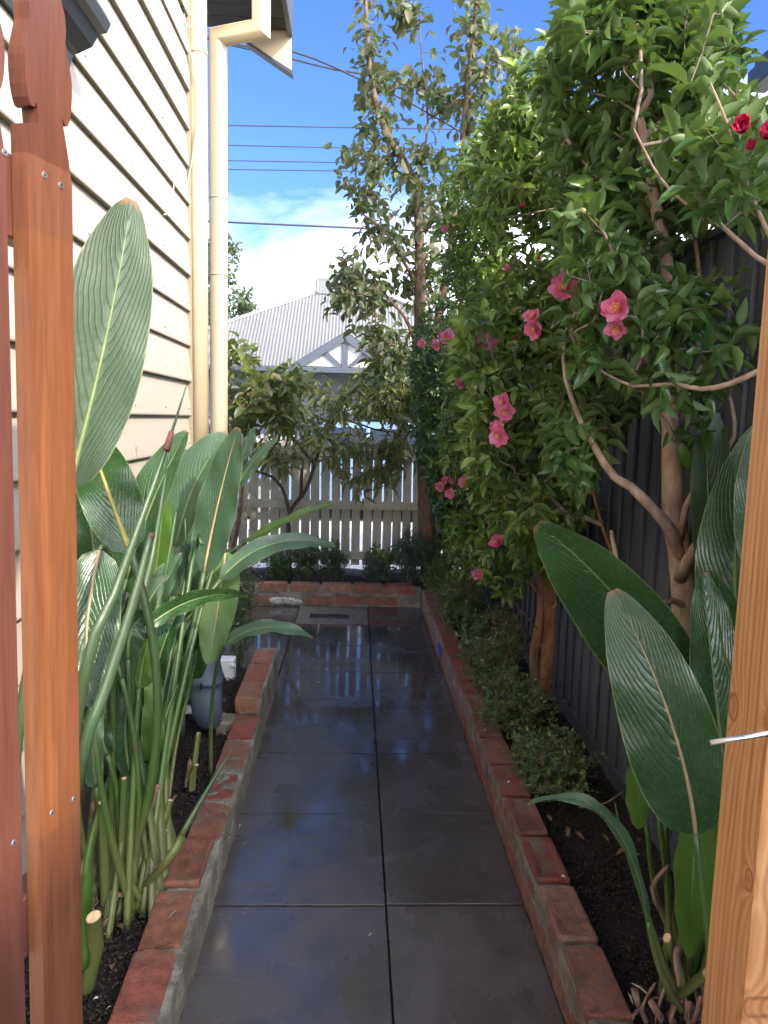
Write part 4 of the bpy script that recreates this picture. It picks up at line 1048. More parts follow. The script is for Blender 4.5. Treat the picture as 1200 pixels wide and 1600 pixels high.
# huge near leaf
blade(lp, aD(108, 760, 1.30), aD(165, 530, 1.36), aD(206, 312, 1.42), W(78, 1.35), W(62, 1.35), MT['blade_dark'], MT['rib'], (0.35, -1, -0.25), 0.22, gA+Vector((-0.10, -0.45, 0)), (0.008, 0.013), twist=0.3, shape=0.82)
blade(lp, aD(203, 862, 1.95), aD(163, 752, 1.95), aD(134, 668, 1.9), W(44, 1.95), W(46, 1.95), MT['blade'], MT['rib_y'], (0.2, -1, 0.35), 0.15, gAr(), (0.011, 0.013), shape=0.72)
blade(lp, aD(198, 905, 2.2), aD(240, 780, 2.25), aD(293, 674, 2.3), W(42, 2.2), W(28, 2.2), MT['blade'], MT['rib'], (-0.3, -1, 0.2), 0.35, gAr(), (0.008, 0.012), shape=0.72)
blade(lp, aD(275, 855, 2.6), aD(305, 755, 2.62), aD(357, 678, 2.66), W(46, 2.6), W(30, 2.6), MT['blade_grey'], MT['rib'], (-0.4, -1, 0.1), 0.35, gAr(), (0.008, 0.012), shape=0.7, twist=0.3)
blade(lp, aD(318, 895, 2.45), aD(342, 780, 2.45), aD(372, 668, 2.42), W(32, 2.45), W(34, 2.45), MT['blade_grey'], MT['rib_b'], (-0.15, -1, 0.5), 0.12, gAr(), (0.008, 0.013), shape=0.74, ripple=0.006)
blade(lp, aD(345, 905, 2.5), aD(425, 850, 2.55), aD(524, 853, 2.6), W(16, 2.5), W(26, 2.5), MT['blade_grey'], MT['rib'], (0.1, -0.75, 0.75), 0.45, gAr(), (0.007, 0.012), shape=0.72)
blade(lp, aD(378, 850, 2.9), aD(450, 812, 2.9), aD(525, 786, 2.95), W(8, 2.9), W(12, 2.9), MT['blade_light'], MT['rib'], (0, -0.5, 0.8), 0.5, gAr(), (0.006, 0.011), shape=0.7)
blade(lp, aD(400, 845, 3.0), aD(440, 818, 3.0), aD(488, 790, 3.05), W(7, 2.9), W(10, 2.9), MT['blade_light'], MT['rib'], (0, -0.5, 0.8), 0.5, gAr(), (0.006, 0.011), shape=0.7)
blade(lp, aD(232, 978, 2.1), aD(310, 935, 2.2), aD(388, 931, 2.3), W(22, 2.2), W(14, 2.2), MT['blade'], MT['rib'], (0, -0.9, -0.35), 0.35, gAr(), (0.006, 0.011), shape=0.66)
blade(lp, aD(352, 1007, 2.45), aD(415, 980, 2.45), aD(489, 997, 2.45), W(16, 2.45), W(15, 2.45), MT['blade_grey'], MT['rib'], (0, -0.55, 1), 0.15, aZ(330, 1215, ZS), (0.005, 0.009), shape=0.8, sm='stalk2', smid=aD(325, 1050, 2.6))
blade(lp, aD(352, 862, 2.65), aD(340, 950, 2.6), aD(325, 1038, 2.55), W(30, 2.6), W(30, 2.6), MT['blade_light'], MT['rib_b'], (0.1, -1, 0.05), 0.10, gAr(), (0.006, 0.010), shape=0.72, smid=aD(330, 830, 2.6))
blade(lp, aD(370, 760, 3.0), aD(400, 715, 3.0), aD(433, 683, 3.0), W(6, 3), W(16, 3), MT['blade_grey'], MT['rib'], (0, -0.8, 0.5), 0.5, gAr(), (0.006, 0.011))
blade(lp, aD(375, 720, 3.1), aD(388, 690, 3.1), aD(397, 668, 3.1), W(8, 3), W(12, 3), MT['blade_grey'], MT['rib'], (0, -0.8, 0.5), 0.3, gAr(), (0.005, 0.009))
blade(lp, aD(155, 860, 1.85), aD(135, 1000, 1.75), aD(150, 1105, 1.7), W(50, 1.75), W(42, 1.75), MT['blade'], MT['rib_b'], (0.3, -1, 0.25), 0.12, gAr(), (0.007, 0.012), shape=0.7, smid=aD(190, 790, 2.0), ripple=0.008)
blade(lp, aD(150, 885, 2.1), aD(138, 800, 2.1), aD(120, 730, 2.1), W(36, 2), W(36, 2), MT['blade'], MT['rib'], (0.3, -1, 0.1), 0.25, gAr(), (0.008, 0.012))
blade(lp, aD(180, 950, 2.3), aD(165, 860, 2.3), aD(158, 790, 2.3), W(34, 2.2), W(30, 2.2), MT['blade'], MT['rib'], (-0.2, -1, 0.1), 0.3, gAr(), (0.008, 0.012))
blade(lp, aD(232, 960, 2.5), aD(246, 870, 2.5), aD(256, 770, 2.5), W(26, 2.5), W(26, 2.5), MT['blade_light'], MT['rib'], (0.1, -1, 0.1), 0.3, gAr(), (0.006, 0.011))
blade(lp, aD(286, 930, 2.75), aD(296, 870, 2.75), aD(318, 815, 2.75), W(34, 2.7), W(30, 2.7), MT['blade_grey'], MT['rib'], (-0.3, -1, 0.3), 0.2, gAr(), (0.006, 0.011))
blade(lp, aD(283, 900, 2.9), aD(288, 850, 2.9), aD(292, 806, 2.9), W(16, 2.9), W(16, 2.9), MT['blade_light'], MT['rib'], (0, -1, 0), 0.4, gAr(), (0.005, 0.010))
blade(lp, aD(200, 1030, 1.95), aD(206, 985, 1.95), aD(228, 960, 2.0), W(30, 1.9), W(24, 1.9), MT['blade'], MT['rib'], (0.3, -1, -0.1), 0.2, gAr(), (0.007, 0.011))
blade(lp, aD(217, 1075, 2.0), aD(224, 1030, 2.0), aD(240, 985, 2.0), W(8, 2), W(22, 2), MT['blade_light'], MT['rib'], (0.2, -1, 0), 0.3, gAr(), (0.007, 0.011))
blade(lp, aD(150, 1075, 2.2), aD(152, 960, 2.25), aD(175, 880, 2.3), W(40, 2.2), W(34, 2.2), MT['blade'], MT['rib'], (0.2, -1, 0.1), 0.25, gAr(), (0.007, 0.011))
blade(lp, aD(190, 1120, 2.35), aD(205, 1010, 2.4), aD(222, 900, 2.4), W(30, 2.3), W(26, 2.3), MT['blade'], MT['rib'], (0.1, -1, 0.1), 0.3, gAr(), (0.007, 0.011))
blade(lp, aD(255, 1080, 2.7), aD(268, 985, 2.7), aD(262, 890, 2.7), W(24, 2.7), W(24, 2.7), MT['blade'], MT['rib'], (-0.1, -1, 0.1), 0.3, gAr(), (0.007, 0.011))
blade(lp, aD(300, 1060, 2.9), aD(308, 985, 2.9), aD(300, 900, 2.9), W(20, 2.9), W(24, 2.9), MT['blade'], MT['rib'], (-0.1, -1, 0.1), 0.3, gAr(), (0.006, 0.010))
for (b0, m0, t0, D_, hw_, m_, fc) in (
    ((176, 1010), (150, 930), (128, 850), 2.15, 34, 'blade', (0.3, -1, 0.2)),
    ((225, 1010), (250, 930), (285, 865), 2.45, 30, 'blade_grey', (-0.2, -1, 0.3)),
    ((262, 1000), (300, 960), (352, 930), 2.6, 22, 'blade', (0, -0.8, 0.5)),
    ((168, 1180), (150, 1110), (140, 1010), 2.0, 26, 'blade', (0.2, -1, 0)),
    ((235, 1190), (244, 1110), (236, 1030), 2.1, 22, 'blade_light', (0.1, -1, 0)),
    ((205, 1210), (196, 1130), (214, 1040), 2.05, 20, 'blade', (0.3, -1, 0.1)),
    ((275, 1110), (285, 1040), (280, 960), 2.5, 20, 'blade', (-0.1, -1, 0.1)),
    ((150, 1230), (146, 1150), (160, 1060), 1.9, 18, 'blade_grey', (0.4, -1, 0.1)),
    ((215, 930), (205, 860), (178, 800), 2.3, 30, 'blade', (0.2, -1, 0.2)),
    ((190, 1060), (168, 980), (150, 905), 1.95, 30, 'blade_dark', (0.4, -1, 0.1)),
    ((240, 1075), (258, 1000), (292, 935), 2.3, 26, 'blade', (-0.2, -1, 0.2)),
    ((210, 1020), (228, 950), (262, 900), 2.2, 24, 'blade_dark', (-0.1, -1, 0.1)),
    ((255, 960), (268, 900), (300, 850), 2.55, 26, 'blade_grey', (-0.2, -1, 0.3)),
    ((180, 1130), (172, 1070), (182, 985), 2.1, 24, 'blade_light', (0.2, -1, 0.1)),
    ((300, 1020), (312, 960), (338, 905), 2.75, 20, 'blade', (-0.2, -1, 0.2)),
    ((225, 1130), (214, 1070), (196, 1000), 2.15, 20, 'blade', (0.3, -1, 0.1)),
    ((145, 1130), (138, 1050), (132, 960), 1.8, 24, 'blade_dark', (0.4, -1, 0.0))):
    blade(lp, aD(*b0, D_), aD(*m0, D_), aD(*t0, D_+0.04), W(hw_, D_), W(hw_*RN.uniform(0.55, 1), D_), MT[m_], MT['rib'], fc, RN.uniform(0.2, 0.45), gAr(), (0.007, 0.012), twist=RN.normal(0, 0.4), ripple=0.006)
# long rolled leaves crossing in front
sp1 = spear(lp, [gA+Vector((-0.13, -0.25, 0)), aD(130, 1065, 1.5), aD(178, 930, 1.55), aD(225, 800, 1.62), aD(262, 695, 1.70), aD(292, 600, 1.76)], [0.010, 0.012, 0.016, 0.014, 0.008, 0.0012], MT['stalk2'])
p = aD(264, 688, 1.70); k = B(); k.tube([aD(260, 703, 1.688)-gA, aD(264, 690, 1.70)-gA, aD(268, 675, 1.713)-gA], [0.0088, 0.0082, 0.0066], 10, flat=0.75); k.build('brown_mark', MT['brown_tip'], sp1, smooth=True)
sp2 = spear(lp, [gA+Vector((-0.12, -0.20, 0)), aD(128, 1190, 1.6), aD(165, 1075, 1.62), aD(205, 950, 1.68), aD(237, 833, 1.74)], [0.010, 0.012, 0.016, 0.014, 0.009], MT['stalk2'])
k = B(); k.tube([aD(236, 840, 1.737)-gA, aD(237, 833, 1.74)-gA], [0.0092, 0.0088], 9, flat=0.72); k.build('brown_mark', MT['brown_tip'], sp2, smooth=True)
spear(lp, [gAr(), aD(215, 1000, 2.0), aD(240, 860, 2.1), aD(258, 750, 2.15), aD(262, 728, 2.15)], [0.011, 0.012, 0.014, 0.010, 0.003], MT['stalk2'])
spear(lp, [gAr(), aD(240, 985, 2.3), aD(262, 880, 2.35), aD(275, 800, 2.4)], [0.010, 0.011, 0.012, 0.004], MT['stalk'])
spear(lp, [gAr(), aD(285, 930, 2.5), aD(290, 860, 2.5), aD(289, 810, 2.5)], [0.010, 0.009, 0.008, 0.002], MT['stalk2'])
spear(lp, [gAr(), aD(300, 880, 2.4), aD(315, 850, 2.4)], [0.012, 0.010, 0.007], MT['stalk'])
spear(lp, [gA+Vector((0.05, 0.0, 0)), aZ(262, 1345, 0.28)+Vector((0, 0, 0)), aD(285, 1308, 1.95)], [0.014, 0.016, 0.015], MT['stalk'], 'stalk')
spear(lp, [aD(280, 1312, 1.95), aD(315, 1250, 2.0), aD(364, 1168, 2.05)], [0.011, 0.008, 0.001], MT['stalk2'])
spear(lp, [gAr(), aD(250, 1150, 2.15), aD(272, 1085, 2.2), aD(278, 1070, 2.2)], [0.012, 0.012, 0.008, 0.002], MT['stalk'])
spear(lp, [gAr(), aD(200, 1120, 2.1), aD(200, 1065, 2.1)], [0.013, 0.016, 0.004], MT['stalk'])
spear(lp, [aD(130, 1450, 1.6)-Vector((0, 0, 0.1)), aD(138, 1340, 1.62), aD(152, 1285, 1.65)], [0.012, 0.016, 0.002], MT['blade_light'])
# plain stalks rising to the crowd of leaves
for q in range(24):
    bx_ = gA+Vector((RN.uniform(-0.12, 0.14), RN.uniform(-0.16, 0.26), -0.02)); tx = RN.uniform(135, 305); ty = RN.uniform(930, 1075); D_ = 2.15+RN.normal(0, 0.12)+(tx-140)/190*0.4
    top = aD(tx, ty, D_); md = (bx_+top)/2+Vector((RN.normal(-0.01, 0.015), 0, 0))
    spear(lp, [bx_, md, top], [RN.uniform(0.013, 0.019), RN.uniform(0.009, 0.013), 0.0065], MT['stalk'] if RN.random() < 0.6 else MT['stalk2'], 'stalk')
for a, b, D_, r_ in ((195, 1189, 2.05, .010), (194, 1216, 1.98, .009), (160, 1253, 1.9, .012), (266, 1250, 2.15, .010), (240, 1160, 2.2, .009), (251, 1155, 2.2, .008), (246, 1172, 2.15, .008), (224, 1194, 2.1, .010), (240, 1282, 2.1, .008), (234, 1314, 2.05, .006), (310, 1145, 2.7, .010), (307, 1195, 2.65, .010), (160, 1210, 2.2, .01), (180, 1330, 2.1, .009)):
    t_ = aD(a, b, D_); bs = gA+Vector(((t_.x-gA.x)*0.45+RN.normal(0, 0.02), (D_-gA.y)*0.5, 0)) if a < 300 else aZ(300, 1235, ZS)
    stub(lp, bs, t_, r_*1.35, r_)
t_ = aD(146, 1432, 1.55); stub(lp, aZ(135, 1545, ZS), t_, 0.020, 0.018)
for (a, b, a2, b2) in ((225, 1385, 238, 1230), (235, 1380, 252, 1225), (245, 1375, 262, 1290), (210, 1395, 195, 1335), (255, 1370, 232, 1300), (180, 1405, 165, 1290), (150, 1390, 148, 1250), (290, 1230, 296, 1190), (305, 1228, 300, 1185), (225, 1410, 240, 1360), (165, 1405, 160, 1380)):
    sheath(lp, aZ(a, b, ZS+0.01), aD(a2, b2, aZ(a, b, ZS).y+0.02), RN.uniform(0.008, 0.014))
for q in range(26):
    p = aZ(RN.uniform(135, 310), RN.uniform(1340, 1440), ZS+0.015); sheath(lp, p, p+Vector((RN.normal(0, 0.03), RN.normal(0, 0.02), 0.012)), 0.006)

# ---- right clump
gR = aZ(1075, 1560, ZS); gR = aD(1078, 1570, 1.62); gR.z = ZS; rp = empty('bird_of_paradise_plant', gR, label='bird of paradise plant beside the right gate post with one big glossy leaf', cat='plant')
def gRr(s=0.035): return gR+Vector((RN.normal(0, s), RN.normal(0, s), -0.02))
blade(rp, aD(1087, 1302, 1.35), aD(1046, 1120, 1.36), aD(958, 922, 1.42), W(84, 1.36), W(66, 1.36), MT['blade'], MT['rib_b'], (-0.42, -0.75, 0.55), 0.10, gR+Vector((0.05, -0.05, 0)), (0.0065, 0.011), nu=40, nv=16, shape=0.76, twist=-0.25, ripple=0.003)
blade(rp, aD(1085, 1120, 1.75), aD(985, 960, 1.72), aD(840, 818, 1.70), W(88, 1.7), W(58, 1.7), MT['blade'], MT['rib'], (-0.3, -1, -0.1), 0.18, gRr(), (0.008, 0.012), nu=36, shape=0.74)
blade(rp, aD(1128, 1165, 1.6), aD(1112, 1030, 1.62), aD(1098, 894, 1.66), W(40, 1.6), W(46, 1.6), MT['blade'], MT['rib'], (-0.1, -1, 0.15), 0.28, gRr(), (0.007, 0.012), shape=0.74)
blade(rp, aD(1150, 1150, 1.75), aD(1152, 1040, 1.75), aD(1128, 905, 1.75), W(30, 1.7), W(30, 1.7), MT['blade'], MT['rib'], (-0.3, -1, 0), 0.3, gRr(), (0.007, 0.011))
blade(rp, aD(1130, 960, 1.95), aD(1108, 790, 1.98), aD(1108, 632, 2.0), W(30, 2), W(48, 2), MT['blade_grey'], MT['rib'], (-0.2, -1, 0.1), 0.15, gRr(), (0.008, 0.012), shape=0.7)
blade(rp, aD(1160, 1010, 1.8), aD(1150, 850, 1.8), aD(1190, 660, 1.8), W(60, 1.8), W(50, 1.8), MT['blade'], MT['rib'], (-0.5, -1, 0.1), 0.15, gRr(), (0.008, 0.012), nu=32, shape=0.7)
blade(rp, aD(1200, 900, 1.6), aD(1195, 760, 1.6), aD(1205, 640, 1.6), W(48, 1.6), W(40, 1.6), MT['blade_grey'], MT['rib'], (-0.3, -1, 0.1), 0.15, gRr(), (0.008, 0.012))
blade(rp, aD(1005, 1180, 1.70), aD(998, 1240, 1.68), aD(1000, 1295, 1.68), W(30, 1.6), W(30, 1.6), MT['blade_light'], MT['rib'], (0.2, -1, 0), 0.2, None, (0.004, 0.01), stalk=False)
blade(rp, aD(1092, 1270, 1.50), aD(1082, 1380, 1.50), aD(1078, 1496, 1.52), W(44, 1.5), W(40, 1.5), MT['blade_light'], MT['rib'], (0.1, -1, 0.1), 0.22, None, (0.005, 0.01), stalk=False, shape=0.62)
blade(rp, aD(1012, 1440, 1.45), aD(945, 1275, 1.42), aD(823, 1258, 1.50), W(11, 1.5), W(14, 1.5), MT['blade_grey'], MT['rib'], (-0.1, -0.5, 1), 0.25, gR+Vector((-0.03, -0.03, 0)), (0.005, 0.010), shape=0.8)
spear(rp, [gR+Vector((-0.03, 0, 0)), aD(1015, 1440, 1.5), aD(986, 1350, 1.5), aD(968, 1290, 1.5), aD(961, 1254, 1.5)], [0.013, 0.010, 0.007, 0.006, 0.001], MT['stalk'])
spear(rp, [gRr(), aD(1140, 1130, 1.45), aD(1130, 1020, 1.45), aD(1118, 938, 1.45)], [0.010, 0.007, 0.008, 0.002], MT['blade_light'])
for a, b, D_ in ((1028, 1270, 1.65), (1040, 1280, 1.7), (1065, 1300, 1.62), (1010, 1290, 1.72), (1092, 1300, 1.68), (1120, 1200, 1.6), (1098, 1180, 1.7), (1130, 1300, 1.65)):
    spear(rp, [gRr(), aD((a+1070)/2-4, (b+1570)/2, D_), aD(a, b, D_)], [0.015, 0.011, 0.008], MT['stalk'], 'stalk')
for a, b, D_, r_ in ((1075, 1420, 1.6, .012), (1042, 1465, 1.5, .012), (1105, 1520, 1.5, .014)): stub(rp, gRr(), aD(a, b, D_), 0.016, r_)
for q in range(16):
    a = RN.uniform(1005, 1095); p = aD(a, 1590, 1.55); p.z = ZS+0.01; sheath(rp, p, p+Vector((RN.normal(0, 0.03), RN.normal(0, 0.02), RN.uniform(0.02, 0.10))), RN.uniform(0.006, 0.012))
sheath(rp, aD(1030, 1420, 1.66), aD(1030, 1350, 1.66), 0.014); sheath(rp, aD(1062, 1540, 1.5), aD(1050, 1485, 1.5), 0.012)

# ================================================================== FLOWERS
def petal_mesh(name, w=1.0, cup=0.5, ruff=0.10, seed=1):
    rr = np.random.default_rng(seed); V = []; nu, nv = 5, 4
    for i in range(nu+1):
        t = i/nu; hw = w*0.5*math.sin(math.pi*(0.12+0.70*t)**0.8)
        for j in range(nv+1):
            s = j/nv*2-1; V.append((s*hw*(1-0.05*t), t*(1-0.08*s*s*t), cup*t*t*0.45+0.16*s*s*hw+ruff*t*math.sin(7*s+3*t+seed)*0.6+rr.normal(0, 0.015)))
    Fc = [(i*(nv+1)+j, i*(nv+1)+j+1, (i+1)*(nv+1)+j+1, (i+1)*(nv+1)+j) for i in range(nu) for j in range(nv)]
    me = bpy.data.meshes.new(name); me.from_pydata(V, [], Fc); me.polygons.foreach_set('use_smooth', [True]*len(Fc)); return me
PM = []
for i in range(3): me = petal_mesh('petal', 0.95, 0.5, 0.14, i); me.materials.append(MT['petal']); PM.append(me)
PMD = []
for i in range(2): me = petal_mesh('petal', 0.8, 0.9, 0.1, i+5); me.materials.append(MT['petal_deep']); PMD.append(me)
def flower(tree, p, r, face=(-0.35, -1, 0.2), npet=12, deep=False, open_=1.0):
    z = (Vector(face)+Vector(RN.normal(0, 0.15, 3))).normalized(); x = z.orthogonal().normalized(); y = z.cross(x)
    fl = bpy.data.objects.new('flower', None); C.objects.link(fl); fl.parent = tree
    fl.matrix_local = Matrix([[x.x, y.x, z.x, p[0]], [x.y, y.y, z.y, p[1]], [x.z, y.z, z.z, p[2]], [0, 0, 0, 1]])
    P_M = PMD if deep else PM
    for q in range(npet):
        ring = 0 if q < npet*0.6 else 1; a = q*2.4+RN.normal(0, 0.15); s = r*(1.0 if ring == 0 else 0.72)*RN.uniform(0.88, 1.08)
        tl = (0.15 if ring == 0 else 0.75)*open_+(1-open_)*1.2+RN.normal(0, 0.1)
        o = link('petal', P_M[int(RN.integers(0, len(P_M)))], fl); o.matrix_local = Matrix.Rotation(a, 4, 'Z') @ Matrix.Rotation(tl, 4, 'X') @ Matrix.Scale(s, 4)
    if open_ > 0.7:
        b = B()
        for q in range(14):
            a = q*2.4; rr_ = r*0.10*math.sqrt(q/3+0.3); e = Vector((rr_*1.5*math.cos(a), rr_*1.5*math.sin(a), r*0.42))
            b.tube([(rr_*0.5*math.cos(a), rr_*0.5*math.sin(a), r*0.05), e], [r*0.018, r*0.032], 4)
        b.build('stamens', MT['stamen'], fl, fixn=False)
    return fl
CLEAR = []      # sight cones kept open in front of blooms: (dir, angle, dist)
def addflower(tree, px, py, D, pxr, **k):
    pxr *= 1.22; p = aD(px, py, D); flower(tree, p, W(pxr, D), **k); v = np.array(p)-np.array([0, 0, HC]); d = np.linalg.norm(v); CLEAR.append((v/d, (pxr*0.9)/F, d))
def keepclear(pos):
    v = pos-np.array([0, 0, HC]); d = np.linalg.norm(v, axis=1); u = v/d[:, None]; ok = np.ones(len(pos), bool)
    for c, a, dd in CLEAR: ok &= ~((np.linalg.norm(u-c, axis=1) < a+0.004) & (d < dd+0.02))
    return ok

# ================================================================== CAMELLIAS
YTR = 2.12
ca = empty('camellia_tree', (0, 0, 0), label='nearest camellia tree with pale smooth trunk and large pink blooms by the charcoal fence', cat='tree')
T = lambda *L: [aD(a, b, D) for a, b, D in L]
base = aD(1072, 1010, YTR); base.z = ZS-0.03
pathsA = [
 (T((1075, 1100, 2.12), (1072, 1000, 2.12), (1070, 930, 2.12), (1062, 860, 2.13), (1052, 790, 2.15), (1050, 700, 2.17), (1046, 600, 2.2), (1050, 500, 2.2), (1040, 400, 2.2), (1020, 300, 2.2), (1000, 180, 2.2)), 0.046, 0.010),
 (T((1066, 880, 2.12), (1048, 830, 2.08), (1020, 795, 2.06), (985, 760, 2.08), (960, 745, 2.12), (930, 700, 2.2), (900, 640, 2.3), (880, 560, 2.4), (900, 440, 2.4)), 0.019, 0.002),
 (T((1062, 905, 2.10), (1076, 875, 2.05), (1100, 840, 2.0), (1130, 808, 1.95), (1165, 790, 1.9), (1230, 750, 1.8)), 0.018, 0.012),
 (T((1062, 845, 2.1), (1072, 790, 2.06), (1098, 750, 2.04), (1130, 710, 2.0), (1148, 680, 2.0), (1145, 640, 2.0), (1140, 620, 2.0)), 0.010, 0.004),
 (T((1230, 560, 1.6), (1185, 580, 1.62), (1140, 600, 1.66), (1095, 608, 1.7), (1050, 600, 1.75), (990, 603, 1.8), (940, 580, 1.85), (905, 545, 1.9)), 0.0075, 0.003),
 (T((1060, 700, 2.17), (1040, 660, 2.1), (1010, 620, 2.1), (975, 560, 2.1), (960, 480, 2.1)), 0.008, 0.004),
 (T((1230, 430, 1.5), (1180, 400, 1.55), (1130, 355, 1.6), (1090, 330, 1.65), (1050, 300, 1.7), (1020, 260, 1.75), (990, 200, 1.8)), 0.0055, 0.002),
 (T((1225, 420, 1.5), (1185, 330, 1.5), (1155, 260, 1.5), (1135, 190, 1.52), (1110, 130, 1.55)), 0.0045, 0.002),
 (T((1075, 950, 2.1), (1050, 938, 2.08), (1020, 945, 2.05), (985, 915, 2.03), (965, 880, 2.03), (955, 830, 2.1)), 0.011, 0.006),
 (T((1050, 700, 2.17), (1080, 600, 2.2), (1095, 500, 2.25), (1090, 400, 2.25), (1075, 320, 2.25)), 0.010, 0.005),
]
limbs(pathsA, MT['bark_camellia'], ca)
tA = np.concatenate([
 tips_in([(850, 100), (880, 10), (930, -60), (1110, -60), (1125, 60), (1165, 120), (1200, 170), (1210, 320), (1110, 320), (1040, 300), (985, 350), (930, 380), (860, 330)], 1.8, 2.75, 560, lump=0.8),
 tips_in([(1105, -10), (1150, 30), (1170, 90), (1130, 90)], 1.6, 2.0, 8),
 tips_in([(1060, 130), (1210, 150), (1210, 330), (1080, 300)], 1.45, 1.8, 30),
 tips_in([(880, 330), (960, 330), (990, 420), (1080, 430), (1100, 500), (1040, 560), (960, 590), (900, 560), (870, 450)], 1.75, 2.3, 120),
 tips_in([(1060, 440), (1165, 400), (1165, 560), (1100, 640), (1010, 620), (1000, 560)], 1.7, 2.0, 24),
 tips_in([(960, 300), (1100, 290), (1110, 370), (1000, 420)], 2.2, 2.8, 60),
 tips_in([(1060, 640), (1130, 640), (1110, 720), (1050, 710)], 1.9, 2.1, 5),
 tips_in([(860, 560), (1000, 570), (960, 700), (900, 760), (860, 700)], 2.0, 2.7, 110, lump=0.4),
])
GA = grow(pathsA, tA); twigs(*GA[:3], rt=0.0017, m=MT['bark_twig'], parent=ca, maxr=0.012)
for a, b, D, r, kw in ((881, 452, 2.05, 21, {}), (966, 482, 1.72, 22, dict(face=(-1, -0.5, 0.1))), (964, 512, 1.74, 16, dict(face=(-0.8, -0.5, -0.4))), (1006, 562, 1.85, 11, dict(npet=6, open_=0.5)),
      (833, 497, 2.4, 14, dict(face=(-0.9, -0.6, 0.2))), (836, 515, 2.4, 14, dict(face=(-0.6, -0.8, -0.4))), (1160, 203, 1.36, 22, dict(deep=True, open_=0.4)), (1195, 215, 1.36, 20, dict(deep=True, open_=0.4)), (1172, 232, 1.38, 14, dict(deep=True, open_=0.3))):
    addflower(ca, a, b, D, r, **kw)

cb = empty('camellia_tree', (0, 0, 0), label='second camellia tree with twin orange brown trunks, dense green crown dotted with pink flowers', cat='tree')
bb = aZ(848, 1082, ZS); DB = bb.y
pathsB = [
 (T((848, 1092, DB), (856, 1040, DB), (862, 1000, DB), (862, 960, DB), (862, 920, DB-0.02), (866, 860, DB), (870, 780, DB), (880, 660, DB), (880, 500, DB), (870, 350, DB), (870, 200, DB)), 0.052, 0.012),
 (T((842, 1080, DB), (834, 1040, DB), (836, 1010, DB), (844, 970, DB), (846, 930, DB), (840, 880, DB), (825, 800, DB), (800, 700, DB), (790, 560, DB), (790, 420, DB)), 0.027, 0.008),
 (T((842, 1010, DB), (856, 1000, DB), (868, 990, DB)), 0.010, 0.008),
 (T((845, 990, DB), (825, 965, DB-0.05), (806, 945, DB-0.1), (790, 930, DB-0.1)), 0.006, 0.003),
 (T((848, 935, DB), (822, 900, DB), (800, 870, DB), (770, 830, DB), (750, 780, DB)), 0.010, 0.005),
 (T((866, 860, DB), (905, 800, 3.2), (930, 740, 3.0), (925, 640, 2.9), (900, 500, 2.8)), 0.012, 0.006),
 (T((960, 1000, 2.9), (968, 930, 2.85), (962, 880, 2.8), (940, 820, 2.8), (925, 760, 2.8)), 0.009, 0.006),
]
limbs(pathsB, MT['bark_orange'], cb)
tB = np.concatenate([
 tips_in([(735, 300), (760, 190), (800, 110), (850, 60), (900, 30), (960, 100), (1000, 300), (960, 420), (930, 560), (880, 640), (780, 640), (735, 500)], 2.9, 4.0, 900, lump=0.5),
 tips_in([(720, 480), (880, 480), (930, 600), (930, 700), (900, 800), (840, 860), (790, 830), (730, 760)], 2.7, 3.6, 560, lump=0.5),
 tips_in([(800, 780), (900, 760), (890, 880), (850, 900), (810, 860)], 2.8, 3.3, 80),
 tips_in([(740, 820), (800, 830), (830, 900), (800, 940), (750, 910)], 3.2, 3.7, 40),
 tips_in([(860, 880), (895, 890), (890, 1000), (870, 990)], DB-0.15, DB, 5),
])
GB = grow(pathsB, tB); twigs(*GB[:3], rt=0.0017, m=MT['bark_twig'], parent=cb, maxr=0.012)
for a, b, D, r, kw in ((761, 538, 2.95, 15, {}), (786, 628, 2.62, 13, dict(face=(-0.8, -0.7, 0.4))), (790, 642, 2.62, 14, dict(face=(-0.3, -1, -0.4))), (781, 680, 2.6, 15, dict(face=(-0.7, -0.8, 0.0))), (776, 668, 2.62, 11, {}),
      (721, 598, 3.2, 10, dict(open_=0.7)), (793, 421, 3.0, 7, dict(npet=6, open_=0.4)), (817, 323, 2.95, 6, dict(npet=6, open_=0.3, deep=True)), (806, 529, 2.8, 6, dict(npet=6, open_=0.3, deep=True)), (777, 847, 3.2, 11, dict(face=(-0.5, -1, 0.5))), (747, 897, 3.4, 9, dict(face=(-0.5, -1, 0.3))), (842, 405, 2.9, 5, dict(npet=6, open_=0.3, deep=True))):
    addflower(cb, a, b, D, r, **kw)

cc = empty('camellia_hedge', (0, 0, 0), label='tall narrow small leaved camellia column beyond the twin trunked tree', cat='hedge')
hb = aZ(735, 925, ZS); DH = 4.9
pathsC = [(T((735, 930, DH), (733, 860, DH), (728, 760, DH), (722, 640, DH), (720, 500, DH), (725, 350, DH)), 0.030, 0.010),
          (T((730, 910, DH), (712, 840, DH), (700, 760, DH), (690, 640, DH), (688, 500, DH)), 0.018, 0.008),
          (T((738, 910, DH), (756, 840, DH-0.2), (765, 760, DH-0.3), (768, 600, DH-0.3), (765, 420, DH-0.3)), 0.018, 0.008)]
limbs(pathsC, MT['bark_brown'], cc)
tC1 = tips_in([(643, 560), (655, 480), (690, 420), (720, 430), (725, 700), (715, 880), (690, 860), (668, 740), (645, 680)], 4.7, 5.5, 520, lump=0.5)
tC2 = tips_in([(690, 300), (705, 250), (750, 215), (790, 250), (800, 500), (790, 780), (775, 900), (705, 900), (690, 700), (690, 460)], 4.0, 4.9, 900, lump=0.5)
GC = grow(pathsC, np.concatenate([tC1, tC2])); twigs(*GC[:3], rt=0.0016, m=MT['bark_twig'], parent=cc, maxr=0.01)
